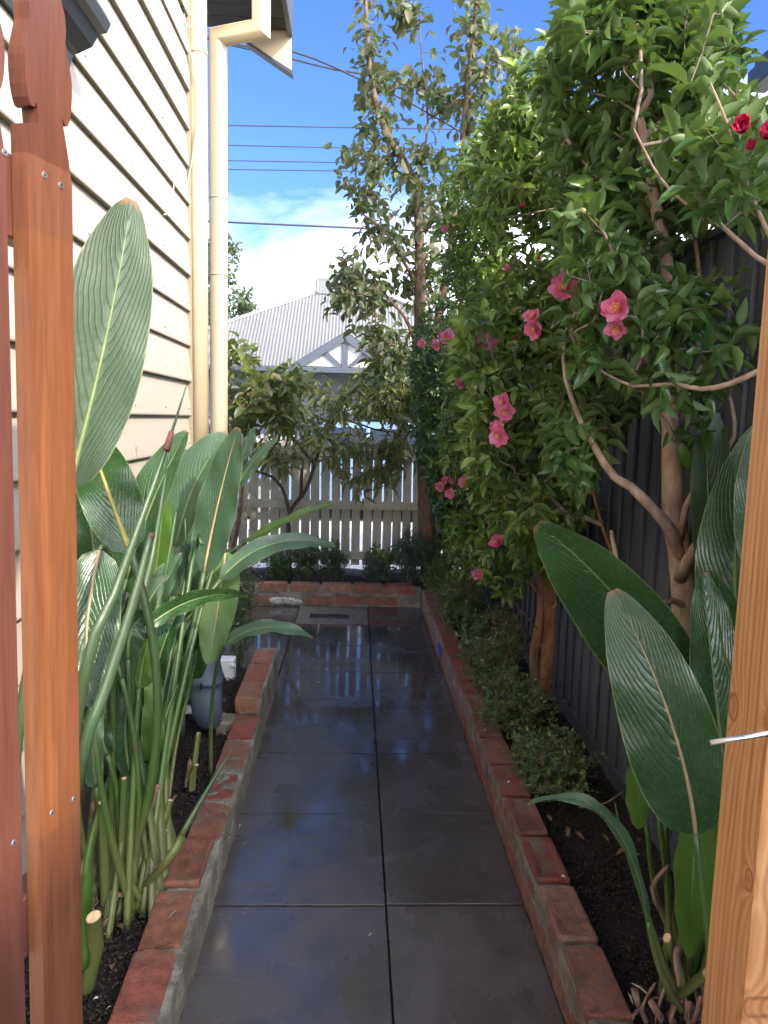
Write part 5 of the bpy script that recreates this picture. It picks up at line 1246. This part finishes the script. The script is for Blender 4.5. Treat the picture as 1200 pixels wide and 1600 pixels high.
for a, b, D, r, kw in ((699, 527, 4.5, 11, {}), (684, 539, 4.55, 9, dict(face=(-1, -0.4, 0))), (659, 537, 4.6, 6, {}), (728, 753, 3.95, 10, {}), (703, 772, 3.95, 8, dict(face=(-0.4, -1, 0.5))), (688, 760, 4.6, 7, {}), (695, 750, 4.6, 6, {}), (707, 750, 4.6, 6, {}), (696, 358, 4.3, 6, dict(npet=6, open_=0.5))):
    addflower(cc, a, b, D, r, **kw)
foliage(ca, 'cam', MT['leaf_cam'], clusters(GA[0], GA[3], GA[4], 8, 0.010, 0.060), 300, keepclear)
foliage(cb, 'cam', MT['leaf_cam2'], clusters(GB[0], GB[3], GB[4], 8, 0.012, 0.060), 300, keepclear)
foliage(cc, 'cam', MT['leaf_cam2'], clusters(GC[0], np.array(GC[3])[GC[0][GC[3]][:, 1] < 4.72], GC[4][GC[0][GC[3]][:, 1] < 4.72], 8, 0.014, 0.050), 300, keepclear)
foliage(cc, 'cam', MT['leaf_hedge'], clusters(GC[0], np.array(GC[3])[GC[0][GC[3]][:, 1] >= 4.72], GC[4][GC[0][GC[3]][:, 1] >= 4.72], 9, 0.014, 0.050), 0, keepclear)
# buds
for tr, GG, n_ in ((ca, GA, 26), (cb, GB, 30)):
    for q in RN.choice(len(GG[3]), n_, replace=False):
        p = GG[0][GG[3][q]]; b = B(); d = Vector(GG[4][q]); b.tube([Vector(p), Vector(p)+d*0.006, Vector(p)+d*0.013, Vector(p)+d*0.018], [0.003, 0.007, 0.0055, 0.001], 7); mesh('bud', b.V, b.F, MT['bud'], tr, True)
# the torn dry leaf hanging on the trunk
dl = aD(866, 945, DB-0.08); b = B(); b.tube([dl+Vector((0, 0, 0.04)), dl+Vector((0.01, -0.01, 0)), dl+Vector((-0.03, -0.01, -0.02))], [0.004, 0.02, 0.004], 6, flat=0.2); mesh('dry_leaf', b.V, b.F, MT['cut'], cb, True)

# ================================================================== PEAR TREE by the far fence
pt = empty('pear_tree', (0, 0, 0), label='tall sparse tree with grey green leaves and thick brown trunk at the picket fence', cat='tree')
DP = 6.25
pathsP = [(T((672, 905, DP), (668, 850, DP), (666, 790, DP), (664, 720, DP), (660, 640, DP), (657, 560, DP), (656, 480, DP), (656, 400, DP), (650, 300, DP), (630, 250, DP), (607, 215, DP), (585, 150, DP), (575, 70, DP), (570, -40, DP)), 0.082, 0.010),
          (T((660, 620, DP), (680, 520, 6.1), (700, 420, 6.0), (712, 320, 6.0), (720, 250, 6.0), (728, 160, 6.0), (738, 70, 6.0), (748, -40, 6.0)), 0.034, 0.016),
          (T((657, 560, DP), (635, 500, DP), (610, 470, DP), (590, 440, DP)), 0.020, 0.008), (T((656, 450, DP), (625, 400, DP), (600, 360, DP), (560, 330, DP)), 0.018, 0.006),
          (T((664, 690, DP), (640, 640, 6.1), (625, 580, 6.1), (615, 520, 6.1)), 0.014, 0.006),
          (T((650, 300, DP), (668, 200, DP), (660, 100, DP), (655, 40, DP)), 0.012, 0.005), (T((728, 160, 6.0), (760, 110, 6.0), (790, 80, 6.0)), 0.010, 0.004)]
limbs(pathsP, MT['bark_brown'], pt)
tP = np.concatenate([
 tips_in([(555, -20), (600, -20), (612, 60), (620, 170), (600, 230), (565, 200), (560, 120), (545, 60)], 6.0, 6.5, 48),
 tips_in([(600, -20), (665, -20), (650, 40), (615, 60)], 6.0, 6.5, 22),
 tips_in([(690, -20), (780, -20), (785, 40), (750, 120), (770, 210), (700, 200), (670, 140), (690, 60)], 5.9, 6.4, 55),
 tips_in([(620, 110), (700, 120), (700, 240), (640, 260), (615, 200)], 6.0, 6.5, 30),
 tips_in([(530, 230), (620, 200), (700, 240), (700, 400), (640, 400), (575, 390), (535, 330)], 5.9, 6.6, 125),
 tips_in([(545, 390), (640, 380), (690, 400), (680, 520), (640, 560), (580, 540), (515, 480), (520, 430)], 5.9, 6.6, 125, lump=0.6),
 tips_in([(565, 520), (640, 520), (650, 640), (600, 650), (580, 600)], 5.9, 6.4, 55),
 tips_in([(740, 60), (830, 40), (850, 100), (780, 200), (740, 200)], 5.6, 6.3, 45),
])
GP = grow(pathsP, tP, wob=0.22); twigs(*GP[:3], rt=0.0028, m=MT['bark_brown'], parent=pt, maxr=0.016)
foliage(pt, 'pear', MT['leaf_pear'], clusters(GP[0], GP[3], GP[4], 6, 0.035, 0.085, droop=0.55, stem=0.2), 300, keepclear)

# ================================================================== SMALL TREE in the far bed
se = empty('small_garden_tree', (0, 0, 0), label='small tree with dark forked stems and drooping olive leaves before the picket fence', cat='tree')
DE = 6.15
pathsE = [(T((452, 905, DE), (451, 840, DE), (453, 800, DE), (478, 765, DE), (492, 725, DE), (503, 690, DE), (520, 660, DE), (532, 635, DE), (520, 622, DE)), 0.026, 0.007),
          (T((452, 800, DE), (442, 765, DE), (425, 745, DE), (405, 738, DE), (388, 730, DE)), 0.016, 0.008), (T((470, 775, DE), (471, 745, DE), (470, 716, DE), (440, 718, DE), (412, 716, DE), (388, 722, DE)), 0.015, 0.008),
          (T((492, 725, DE), (478, 710, DE), (462, 690, DE), (440, 660, DE), (420, 610, DE)), 0.013, 0.005), (T((532, 655, DE), (560, 662, DE), (590, 672, 6.0), (625, 676, 6.0)), 0.010, 0.005),
          (T((520, 660, DE), (540, 620, 6.0), (560, 590, 6.0)), 0.010, 0.005), (T((595, 672, 6.0), (602, 655, 6.0), (600, 630, 6.0)), 0.007, 0.004)]
limbs(pathsE, MT['bark_dark'], se)
tE = np.concatenate([
 tips_in([(352, 590), (430, 570), (520, 580), (600, 600), (650, 610), (655, 700), (600, 690), (540, 690), (480, 690), (420, 690), (352, 680)], 5.6, 6.35, 190, lump=1.0),
 tips_in([(500, 690), (640, 690), (650, 740), (590, 760), (560, 775), (520, 740)], 5.7, 6.2, 52),
 tips_in([(390, 680), (470, 690), (450, 740), (400, 720)], 5.7, 6.2, 16),
])
GE = grow(pathsE, tE); twigs(*GE[:3], rt=0.0022, m=MT['bark_dark'], parent=se, maxr=0.008)
foliage(se, 'long', MT['leaf_olive'], clusters(GE[0], GE[3], GE[4], 8, 0.03, 0.10, droop=0.7, stem=0.16), 300)
# photinia-like shrub at left of it
sh = empty('leafy_shrub', (-1.05, 6.0, 0.13), label='tall shrub with yellow green and reddish leaves beside the downpipe', cat='shrub')
pS = [([Vector((-1.05, 6.1, 0.1)), aD(375, 800, 5.9), aD(385, 700, 5.8), aD(400, 620, 5.8)], 0.022, 0.006), ([aD(385, 700, 5.8), aD(430, 640, 5.8), aD(460, 590, 5.8)], 0.010, 0.004)]
pS = [([p-sh.location for p in a], b, c) for a, b, c in pS]
limbs(pS, MT['bark_brown'], sh)
tS = tips_in([(345, 545), (375, 535), (440, 560), (480, 590), (470, 640), (400, 670), (345, 670)], 5.5, 6.1, 60)-np.array(sh.location)
GS = grow(pS, tS); twigs(*GS[:3], rt=0.002, m=MT['bark_brown'], parent=sh)
L_ = clusters(GS[0], GS[3], GS[4], 7, 0.02, 0.095, droop=0.1); bulk('foliage', TPL['pear'], *L_, MT['leaf_photinia'], sh)
ov = tips_in([(500, 560), (590, 570), (590, 610), (500, 610)], 5.8, 6.1, 10)

# ================================================================== SMALL SHRUBS
def shrub(name, cx, cy, z, rx, ry, h, n, per, size, key, m, bark, label, cat, group=None, squash=0.5, droop=0.0, stems=5, stick=0.0):
    o = empty(name, (cx, cy, z), label=label, cat=cat, group=group)
    ps = []
    for q in range(stems):
        a = q*2.4+RN.random(); ps.append(([Vector((0.01*math.cos(a), 0.01*math.sin(a), -0.02)), Vector((rx*0.25*math.cos(a), ry*0.25*math.sin(a), h*0.35)), Vector((rx*0.5*math.cos(a), ry*0.5*math.sin(a), h*0.7))], 0.006, 0.003))
    b = B()
    for p_, r0, r1 in ps:
        sp = smooth_path(p_, 0.04); b.tube(sp, list(np.linspace(r0, r1, len(sp))), 6)
    mesh('stem', b.V, b.F, bark, o, True)
    u = RN.normal(0, 1, (n, 3)); u /= np.linalg.norm(u, axis=1, keepdims=True); r = RN.random(n)**0.45
    lump = 1+0.22*np.sin(u[:, 0]*5+cx*9)*np.cos(u[:, 2]*6+cy*7)
    t = u*(r*lump)[:, None]*np.array([rx, ry, h*0.5])+np.array([0, 0, h*0.52])
    t[:, 2] = np.clip(t[:, 2], 0.01, None)
    G_ = grow(ps, t, seg=0.05, wob=0.25); twigs(*G_[:3], rt=0.0011, m=bark, parent=o, maxr=0.004)
    bulk('foliage', TPL[key], *clusters(G_[0], G_[3], G_[4], per, size*0.25, size, droop=droop, stem=size*2.5), m, o)
    return o
GRP = 'little box bushes in the right bed'
for (a, b, w_, ht, m_, key, sz, lab, n) in (
    (858, 1235, 62, 92, 'leaf_box', 'box', 0.017, 'nearest open twiggy box bush in the right bed', 330),
    (800, 1150, 58, 100, 'leaf_box', 'box', 0.015, 'bushy green box plant in front of the twin trunks', 420),
    (768, 1095, 40, 100, 'leaf_box', 'box', 0.015, 'upright box bush touching the right brick wall', 260),
    (782, 1050, 44, 100, 'leaf_dry', 'box', 0.016, 'yellowing dry box bush behind the pale rosettes', 260),
    (735, 1045, 26, 85, 'leaf_succ', 'pear', 0.028, 'pale sage green plant with rounded leaves at the wall edge', 60),
    (722, 990, 44, 90, 'leaf_box', 'box', 0.018, 'dark green box bush overhanging the right wall', 300),
    (715, 960, 40, 62, 'leaf_dry', 'box', 0.018, 'ochre tinged box bush near the end of the right wall', 280),
    (692, 925, 30, 75, 'leaf_darkbox', 'box', 0.022, 'dark low bush in the corner where the brick walls meet', 200)):
    q = aZ(a, b, ZS); s_ = q.y/F; q.x = min(max(q.x, XR+0.13), 0.95)
    shrub('box_bush', q.x, q.y, ZS-0.01, w_*s_*1.2, w_*s_*1.5, ht*s_*1.2, int(n*1.5), 8 if key == 'box' else 6, sz, key, MT[m_], MT['bark_twig'], lab, 'shrub', GRP)
q = aD(392, 1000, 4.2); shrub('box_bush', -0.66, 4.25, 0.05, 0.13, 0.16, 0.66, 420, 8, 0.017, 'box', MT['leaf_darkbox'], MT['bark_twig'], 'airy box bush at the far end of the left bed', 'shrub')
for a, w_, top, m_, lab in ((478, 34, 845, 'leaf_darkbox', 'dark rounded box ball behind the far wall, left one'), (520, 26, 850, 'leaf_darkbox', 'dark upright box ball beside the small tree stems'), (585, 20, 868, 'leaf_grey', 'low blue grey tuft plant behind the far brick wall'), (436, 22, 868, 'leaf_darkbox', 'small box tuft at the left end of the far wall')):
    q = aD(a, 912, 6.12); t_ = aD(a, top, 6.12); shrub('box_ball', q.x, 6.12, 0.13, w_*6.12/F, 0.14, t_.z-0.10, 330, 8, 0.021, 'box', MT[m_], MT['bark_twig'], lab, 'shrub', 'small shrubs behind the far brick wall')
q = aD(640, 912, 6.05); shrub('spurge_plant', q.x, 6.05, 0.13, 0.16, 0.14, 0.50, 160, 22, 0.05, 'needle', MT['leaf_grey'], MT['bark_twig'], 'feathery blue grey plant at the foot of the big trunk', 'plant', droop=-0.1)
q = aD(600, 905, 6.1); shrub('flowering_plant', q.x, 6.15, 0.13, 0.17, 0.12, 0.36, 60, 8, 0.035, 'pear', MT['leaf_cam2'], MT['bark_brown'], 'small leafy plant with reddish stems before the picket fence', 'plant')
q = aD(408, 900, 5.4); shrub('bare_rose_bush', -0.80, 5.35, -0.02, 0.20, 0.2, 0.98, 130, 2, 0.022, 'box', MT['leaf_dry'], MT['bark_brown'], 'nearly bare twiggy bush with few red tinged leaves by the house corner', 'shrub')
q = aZ(690, 905, 0.1); shrub('strappy_plant', 0.70, 5.75, ZS, 0.14, 0.14, 0.34, 120, 14, 0.06, 'needle', MT['leaf_box'], MT['bark_twig'], 'soft green grassy plant at the far right corner of the walls', 'plant')
# fallen branchlet in the right bed
tw = empty('fallen_branchlet', (0, 0, 0), label='thin bare branchlet with a few leaves lying on the dark soil at right', cat='branch')
pt_ = [([aZ(905, 1262, .13), aZ(945, 1255, .16), aZ(975, 1235, .17)], 0.003, 0.002), ([aZ(940, 1256, .16), aZ(955, 1270, .14), aZ(965, 1275, .12)], 0.002, 0.001)]
for i, (p_, a, b_) in enumerate(pt_):
    k = B(); sp = smooth_path(p_, 0.02); k.tube(sp, list(np.linspace(a, b_, len(sp))), 6); mesh('twig', k.V, k.F, MT['bark_camellia'], tw, True)

# ================================================================== ACROSS THE STREET
# house with corrugated hip roof
ho = empty('opposite_house', (0, 0, 0), label='white and slate blue house with grey corrugated hip roof across the street', cat='house')
DF = 21.0; ez = aD(430, 572, DF).z; DRg = 24.5
rl = aD(495, 458, DRg); rr_ = aD(595, 462, DRg); rz_ = rl.z; tz = aD(495, 432, DRg).z
hl = aD(352, 521, 22.6)
slope = (rz_-ez)/(DRg-DF)
# hip corner found by carrying the hip line down to the eave
# hip line passes the ridge end and the eave corner
xe_l = rl.x-(DRg-DF)*1.55; xe_r = rr_.x+(DRg-DF)*1.55
V = []; Fc = []; pitch = 0.10; xs = np.arange(xe_l, xe_r, pitch/4); rowsn = 2
for x_ in xs:
    if x_ < rl.x: top = (x_-xe_l)/(rl.x-xe_l)
    elif x_ > rr_.x: top = (xe_r-x_)/(xe_r-rr_.x)
    else: top = 1.0
    hgt = 0.018*math.sin((x_-xe_l)/pitch*2*math.pi)
    V += [(x_, DF, ez+hgt), (x_, DF+(DRg-DF)*top, ez+(rz_-ez)*top+hgt)]
for i in range(len(xs)-1): Fc.append((2*i, 2*i+2, 2*i+3, 2*i+1))
mesh('roof', V, Fc, MT['roof'], ho, True)
V = []; Fc = []; xs = np.arange(rl.x, rr_.x, pitch/4)
for x_ in xs:
    h_ = 0.018*math.sin((x_-xe_l)/pitch*2*math.pi); V += [(x_, DRg-0.10, rz_-0.02+h_*0.3), (x_, DRg+0.5, tz+h_*0.3)]
for i in range(len(xs)-1): Fc.append((2*i, 2*i+2, 2*i+3, 2*i+1))
mesh('upper_roof', V, Fc, MT['roof'], ho, True)
k = B()
k.tube([(xe_l, DF, ez+0.03), (rl.x, DRg, rz_+0.03)], 0.06, 6); k.tube([(xe_r, DF, ez+0.03), (rr_.x, DRg, rz_+0.03)], 0.06, 6); k.build('hip_capping', MT['roof'], ho)
k = B(); k.tube([(rl.x-0.03, DRg+0.5, tz), (rr_.x+0.03, DRg+0.5, tz)], 0.06, 6); k.tube([(rl.x, DRg-0.1, rz_), (rl.x, DRg+0.5, tz)], 0.05, 6); k.build('ridge_capping', MT['roof'], ho)
k = B(); k.add([(xe_l, DF, ez), (rl.x, DRg, rz_), (rl.x, DRg+3, rz_), (xe_l, DRg+7, ez)], [(0, 1, 2, 3)]); k.add([(xe_r, DF, ez), (rr_.x, DRg, rz_), (rr_.x, DRg+3, rz_), (xe_r, DRg+7, ez)], [(0, 1, 2, 3)]); k.build('side_roof', MT['roof'], ho)
boxobj('gutter', (xe_l-0.1, DF-0.14, ez-0.14), (xe_r+0.1, DF-0.005, ez-0.01), MT['trim'], ho)
boxobj('wall', (xe_l+0.8, DF+1.6, -0.1), (xe_r-0.8, DF+7, ez+0.9), MT['porch_wall'], ho)
ap = aD(540, 519, 19.4); fl_ = aD(461, 572, 19.4); gx = ap.x; hw = gx-fl_.x; gz = fl_.z
por = empty('porch_gable', (0, 0, 0)); por.parent = ho
k = B(); k.prism([(gx-hw+0.15, gz+0.02), (gx+hw-0.15, gz+0.02), (gx, ap.z-0.10)], 'Y', 19.50, 19.54); k.build('gable_infill', MT['white_wall'], por)
for sg in (-1, 1):
    k = B(); k.prism([(gx-sg*0.0, ap.z), (gx-sg*0.0, ap.z-0.22), (gx+sg*(hw), gz-0.12), (gx+sg*(hw+0.12), gz+0.02)], 'Y', 19.36, 19.42); k.build('barge_board', MT['trim'], por)
    k = B(); k.prism([(gx+sg*0.08, gz+0.05), (gx+sg*0.22, gz+0.05), (gx+sg*0.72, gz+0.46), (gx+sg*0.62, gz+0.54)], 'Y', 19.43, 19.49); k.build('brace', MT['trim'], por)
    boxobj('porch_post', (gx+sg*(hw-0.25)-0.07, 19.4, 0.0), (gx+sg*(hw-0.25)+0.07, 19.54, gz-0.10), MT['trim'], por)
    k = B(); k.add([(gx, 19.40, ap.z+0.02), (gx+sg*(hw+0.12), 19.40, gz+0.03), (gx+sg*(hw+0.12), 23.2, gz+0.03), (gx, 23.2, ap.z+0.02)], [(0, 1, 2, 3)]); k.build('porch_roof', MT['roof'], por)
k = B(); k.box((gx-0.07, 19.43, gz), (gx+0.07, 19.49, ap.z-0.15)); k.build('king_post', MT['trim'], por)
boxobj('tie_beam', (gx-hw-0.05, 19.40, gz-0.14), (gx+hw+0.05, 19.52, gz+0.0), MT['trim'], por)
for x_ in (gx-3.4, gx+3.0):
    wn_ = boxobj('window', (x_-0.6, DF+1.53, 0.9), (x_+0.6, DF+1.59, 2.4), MT['white_wall'], ho); boxobj('pane', (x_-0.52, DF+1.50, 0.98), (x_+0.52, DF+1.525, 2.32), MT['glass'], wn_)
dr = boxobj('door', (gx-0.45, DF+1.52, 0.0), (gx+0.45, DF+1.59, 2.1), MT['trim'], ho); boxobj('door_glass', (gx-0.25, DF+1.49, 1.1), (gx+0.25, DF+1.515, 1.9), MT['glass'], dr)
ofence = empty('street_fence', (0, 0, 0), label='low pale picket fence in front of the opposite house', cat='fence')
boxobj('fence_rail', (-9, 19.62, 0.85), (7, 19.66, 0.93), MT['white_wall'], ofence)
pme = None
for i in range(100):
    x_ = -9+i*0.16
    if pme is None: o = boxobj('picket', (-0.04, 0, 0), (0.04, 0.02, 1.05), MT['white_wall'], ofence, loc=(x_, 19.59, 0.0)); pme = o.data
    else: link('picket', pme, ofence, (x_, 19.59, 0.0))
# side boundary walls of the view: neighbours across the street so the horizon is closed
for (x0, x1, lab) in ((-24, -9.5, 'pale rendered house on the far side of the street, left of the hip roofed one'), (9.0, 26, 'pale rendered house on the far side of the street, right of the hip roofed one')):
    nb = empty('street_house', (0, 0, 0), label=lab, cat='house'); boxobj('wall', (x0+0.5, 22, -0.1), (x1-0.5, 30, 3.0), MT['house_wall'], nb)
    k = B(); k.prism([(x0, 3.0), (x1, 3.0), ((x0+x1)/2+1, 5.0), ((x0+x1)/2-1, 5.0)], 'Y', 21.5, 30.5); k.build('roof', MT['roof'], nb)
    for x_ in (x0+3, x0+8):
        wn_ = boxobj('window', (x_-0.7, 21.93, 0.9), (x_+0.7, 21.99, 2.3), MT['white_wall'], nb); boxobj('pane', (x_-0.6, 21.90, 1.0), (x_+0.6, 21.925, 2.2), MT['glass'], wn_)
# far trees
def fartree(px, D, top_py, rpx, m, label, nb=26, per=60, cat='tree'):
    t0 = aD(px, 640, D); top = aD(px, top_py, D); R_ = rpx*D/F; o = empty('street_tree', (t0.x, D, -0.06), label=label, cat=cat)
    h = top.z+0.06; b = B(); sp = smooth_path([Vector((0, 0, 0)), Vector((0.1, 0, h*0.4)), Vector((0, 0, h*0.9))], 0.4); b.tube(sp, list(np.linspace(0.18, 0.04, len(sp))), 8); mesh('trunk', b.V, b.F, MT['bark_dark'], o, True)
    P0 = []
    for q in range(nb*3):
        zz_ = h*(0.25+0.75*RN.random()); rr2 = R_*math.sin(math.pi*min(0.98, 0.2+0.8*(1-(zz_/h-0.25)/0.75)*0.7)); a = RN.random()*6.28
        c = np.array([rr2*math.cos(a)*RN.random()**0.5, rr2*math.sin(a)*RN.random()**0.5, zz_]); P0.append(c+RN.normal(0, R_*0.16, (per, 3)))
    P0 = np.concatenate(P0); n_ = len(P0)
    bulk('crown', TPL['far'], P0, RN.normal(0, 1, (n_, 3)), RN.normal(0, 1, (n_, 3)), np.full(n_, 0.22)*RN.uniform(0.6, 1.3, n_), m, o)
fartree(338, 28, 372, 48, MT['leaf_far'], 'dark green tree beyond the roof, beside the downpipe')
fartree(640, 15.5, 560, 62, MT['leaf_far2'], 'pale green street tree behind the picket fence at right', 22)
fartree(760, 17.5, 470, 90, MT['leaf_far'], 'dark street tree behind the camellias', 26)
fartree(230, 17.5, 560, 60, MT['leaf_far2'], 'leafy street tree hidden behind the house corner', 20)

# parked cars
def car(cx, cy, L, H_, m, label, grp='cars parked along the street'):
    o = empty('parked_car', (cx, cy, -0.05), label=label, cat='car', group=grp); hw_ = 0.88
    body = [(-L/2, 0.35), (-L/2+0.05, 0.75), (-L/2+0.25, 0.88), (-L*0.22, 0.95), (L*0.30, 0.98), (L/2-0.1, 0.93), (L/2, 0.7), (L/2-0.02, 0.35), (L/2-0.3, 0.22), (-L/2+0.3, 0.22)]
    k = B()
    n = len(body); V = []
    for (yy, sc_) in ((-hw_, 0.97), (-hw_*0.93, 1.0), (hw_*0.93, 1.0), (hw_, 0.97)):
        V += [(x_*sc_, yy, 0.6+(z_-0.6)*(0.93 if sc_ < 1 else 1)) for x_, z_ in body]
    Fc = [tuple(range(n)), tuple(range(4*n-1, 3*n-1, -1))]
    for r in range(3): Fc += [(r*n+i, r*n+(i+1) % n, (r+1)*n+(i+1) % n, (r+1)*n+i) for i in range(n)]
    k.add(V, Fc); k.build('body', m, o, bevel=0.0)
    cab = [(-L*0.24, 0.94), (-L*0.10, H_-0.06), (-L*0.05, H_), (L*0.22, H_), (L*0.28, H_-0.07), (L*0.38, 0.97)]
    def cabin(inset, zs, name, mm, grow_=0.0):
        V = []; n = len(cab)
        for yy in (-1, 1):
            for x_, z_ in cab:
                t = (z_-0.94)/(H_-0.94); V.append((x_*(1+grow_), yy*(hw_*0.95-0.16*t+grow_*0.3), z_))
        kk = B(); kk.add(V, [tuple(range(n)), tuple(range(2*n-1, n-1, -1))]+[(i, (i+1) % n, n+(i+1) % n, n+i) for i in range(n)]); return kk.build(name, mm, o)
    cabin(0, 0, 'windows', MT['glass'])
    kk = B(); kk.prism([(-L*0.10, H_-0.05), (-L*0.05, H_+0.012), (L*0.22, H_+0.012), (L*0.285, H_-0.06), (L*0.27, H_-0.09), (-L*0.09, H_-0.08)], 'Y', -0.71, 0.71); kk.build('roof', m, o)
    for sg in (-1, 1):
        for (xa, za, xb, zb_) in ((-L*0.24, 0.94, -L*0.09, H_-0.03), (L*0.05, 0.95, L*0.06, H_-0.03), (L*0.38, 0.96, L*0.27, H_-0.04)):
            kk = B(); kk.tube([(xa, sg*(hw_*0.95+0.005), za), (xb, sg*(hw_*0.95-0.155), zb_)], 0.035, 6); kk.build('pillar', m, o)
        for x_ in (-L*0.31, L*0.31):
            kk = B(); kk.tube([(x_, sg*0.70, 0.32), (x_, sg*0.90, 0.32)], 0.32, 20); wh = kk.build('wheel', MT['rubber'], o); kk = B(); kk.tube([(x_, sg*0.895, 0.32), (x_, sg*0.91, 0.32)], 0.20, 14); kk.build('rim', MT['steel'], wh)
        kk = B(); kk.box((L*0.44, sg*0.62-0.16, 0.66), (L*0.495, sg*0.62+0.16, 0.80)); kk.build('tail_lamp', MT['red_tail'], o, bevel=0.01)
        kk = B(); kk.box((-L*0.49, sg*0.62-0.17, 0.62), (-L*0.45, sg*0.62+0.17, 0.76)); kk.build('headlight', MT['white'], o, bevel=0.01)
        kk = B(); kk.box((-L*0.19, sg*0.93-0.08, 0.97), (-L*0.15, sg*0.93+0.08, 1.10)); kk.build('mirror', m, o, bevel=0.02)
car(aD(530, 665, 12).x+0.2, 12.0, 4.3, 1.50, MT['car_blue'], 'pale blue car parked beyond the picket fence')
car(aD(370, 665, 12.2).x-1.6, 12.1, 4.5, 1.60, MT['car_grey'], 'dark grey car parked beyond the fence near the downpipe')
car(3.6, 12.0, 4.3, 1.46, MT['car_white'], 'white car parked beyond the big tree trunk')

# power lines
for i, (y0_, y1_, D, r_, x0_, x1_) in enumerate(((190, 194, 13.5, .011, 320, 565), (221, 226, 13.5, .009, 320, 565), (245, 249, 13.5, .009, 320, 565), (259, 262, 13.5, .009, 320, 565), (340, 354, 12.5, .015, 320, 640))):
    a = aD(x0_, y0_, D); b_ = aD(x1_, y1_, D); d = (b_-a)/(b_.x-a.x); P0 = a+d*(-14-a.x); P1 = a+d*(16-a.x)
    k = B(); pts = [P0.lerp(P1, t)+Vector((0, 0, -0.06*math.sin(math.pi*t))) for t in np.linspace(0, 1, 20)]; k.tube(pts, r_, 5)
    o = k.build('power_line', MT['wire'], None, smooth=True, fixn=False)
    tag(o, ['thin power line, uppermost of the four level wires', 'thin power line, second from the top of the four level wires', 'thin power line, third of the four level wires', 'thin power line, lowest of the four level wires', 'thicker low cable crossing the white cloud'][i], 'power line', 'overhead wires above the street')
for i, pts in enumerate(([(320, 60), (395, 78), (455, 80), (520, 104), (570, 128), (640, 160), (760, 230)], [(320, 58), (400, 76), (456, 92), (520, 108), (580, 118), (660, 140), (800, 175)])):
    k = B(); sp = smooth_path([aD(a, b, 7.5+0.3*i) for a, b in pts], 0.2); k.tube(sp, 0.009, 6)
    o = k.build('power_line', MT['wire'], None, smooth=True, fixn=False); tag(o, ['service cable sloping from the eave towards the camellias, steeper one', 'twisted service cable beside the steeper one, nearly level at its end'][i], 'power line', 'overhead wires above the street')
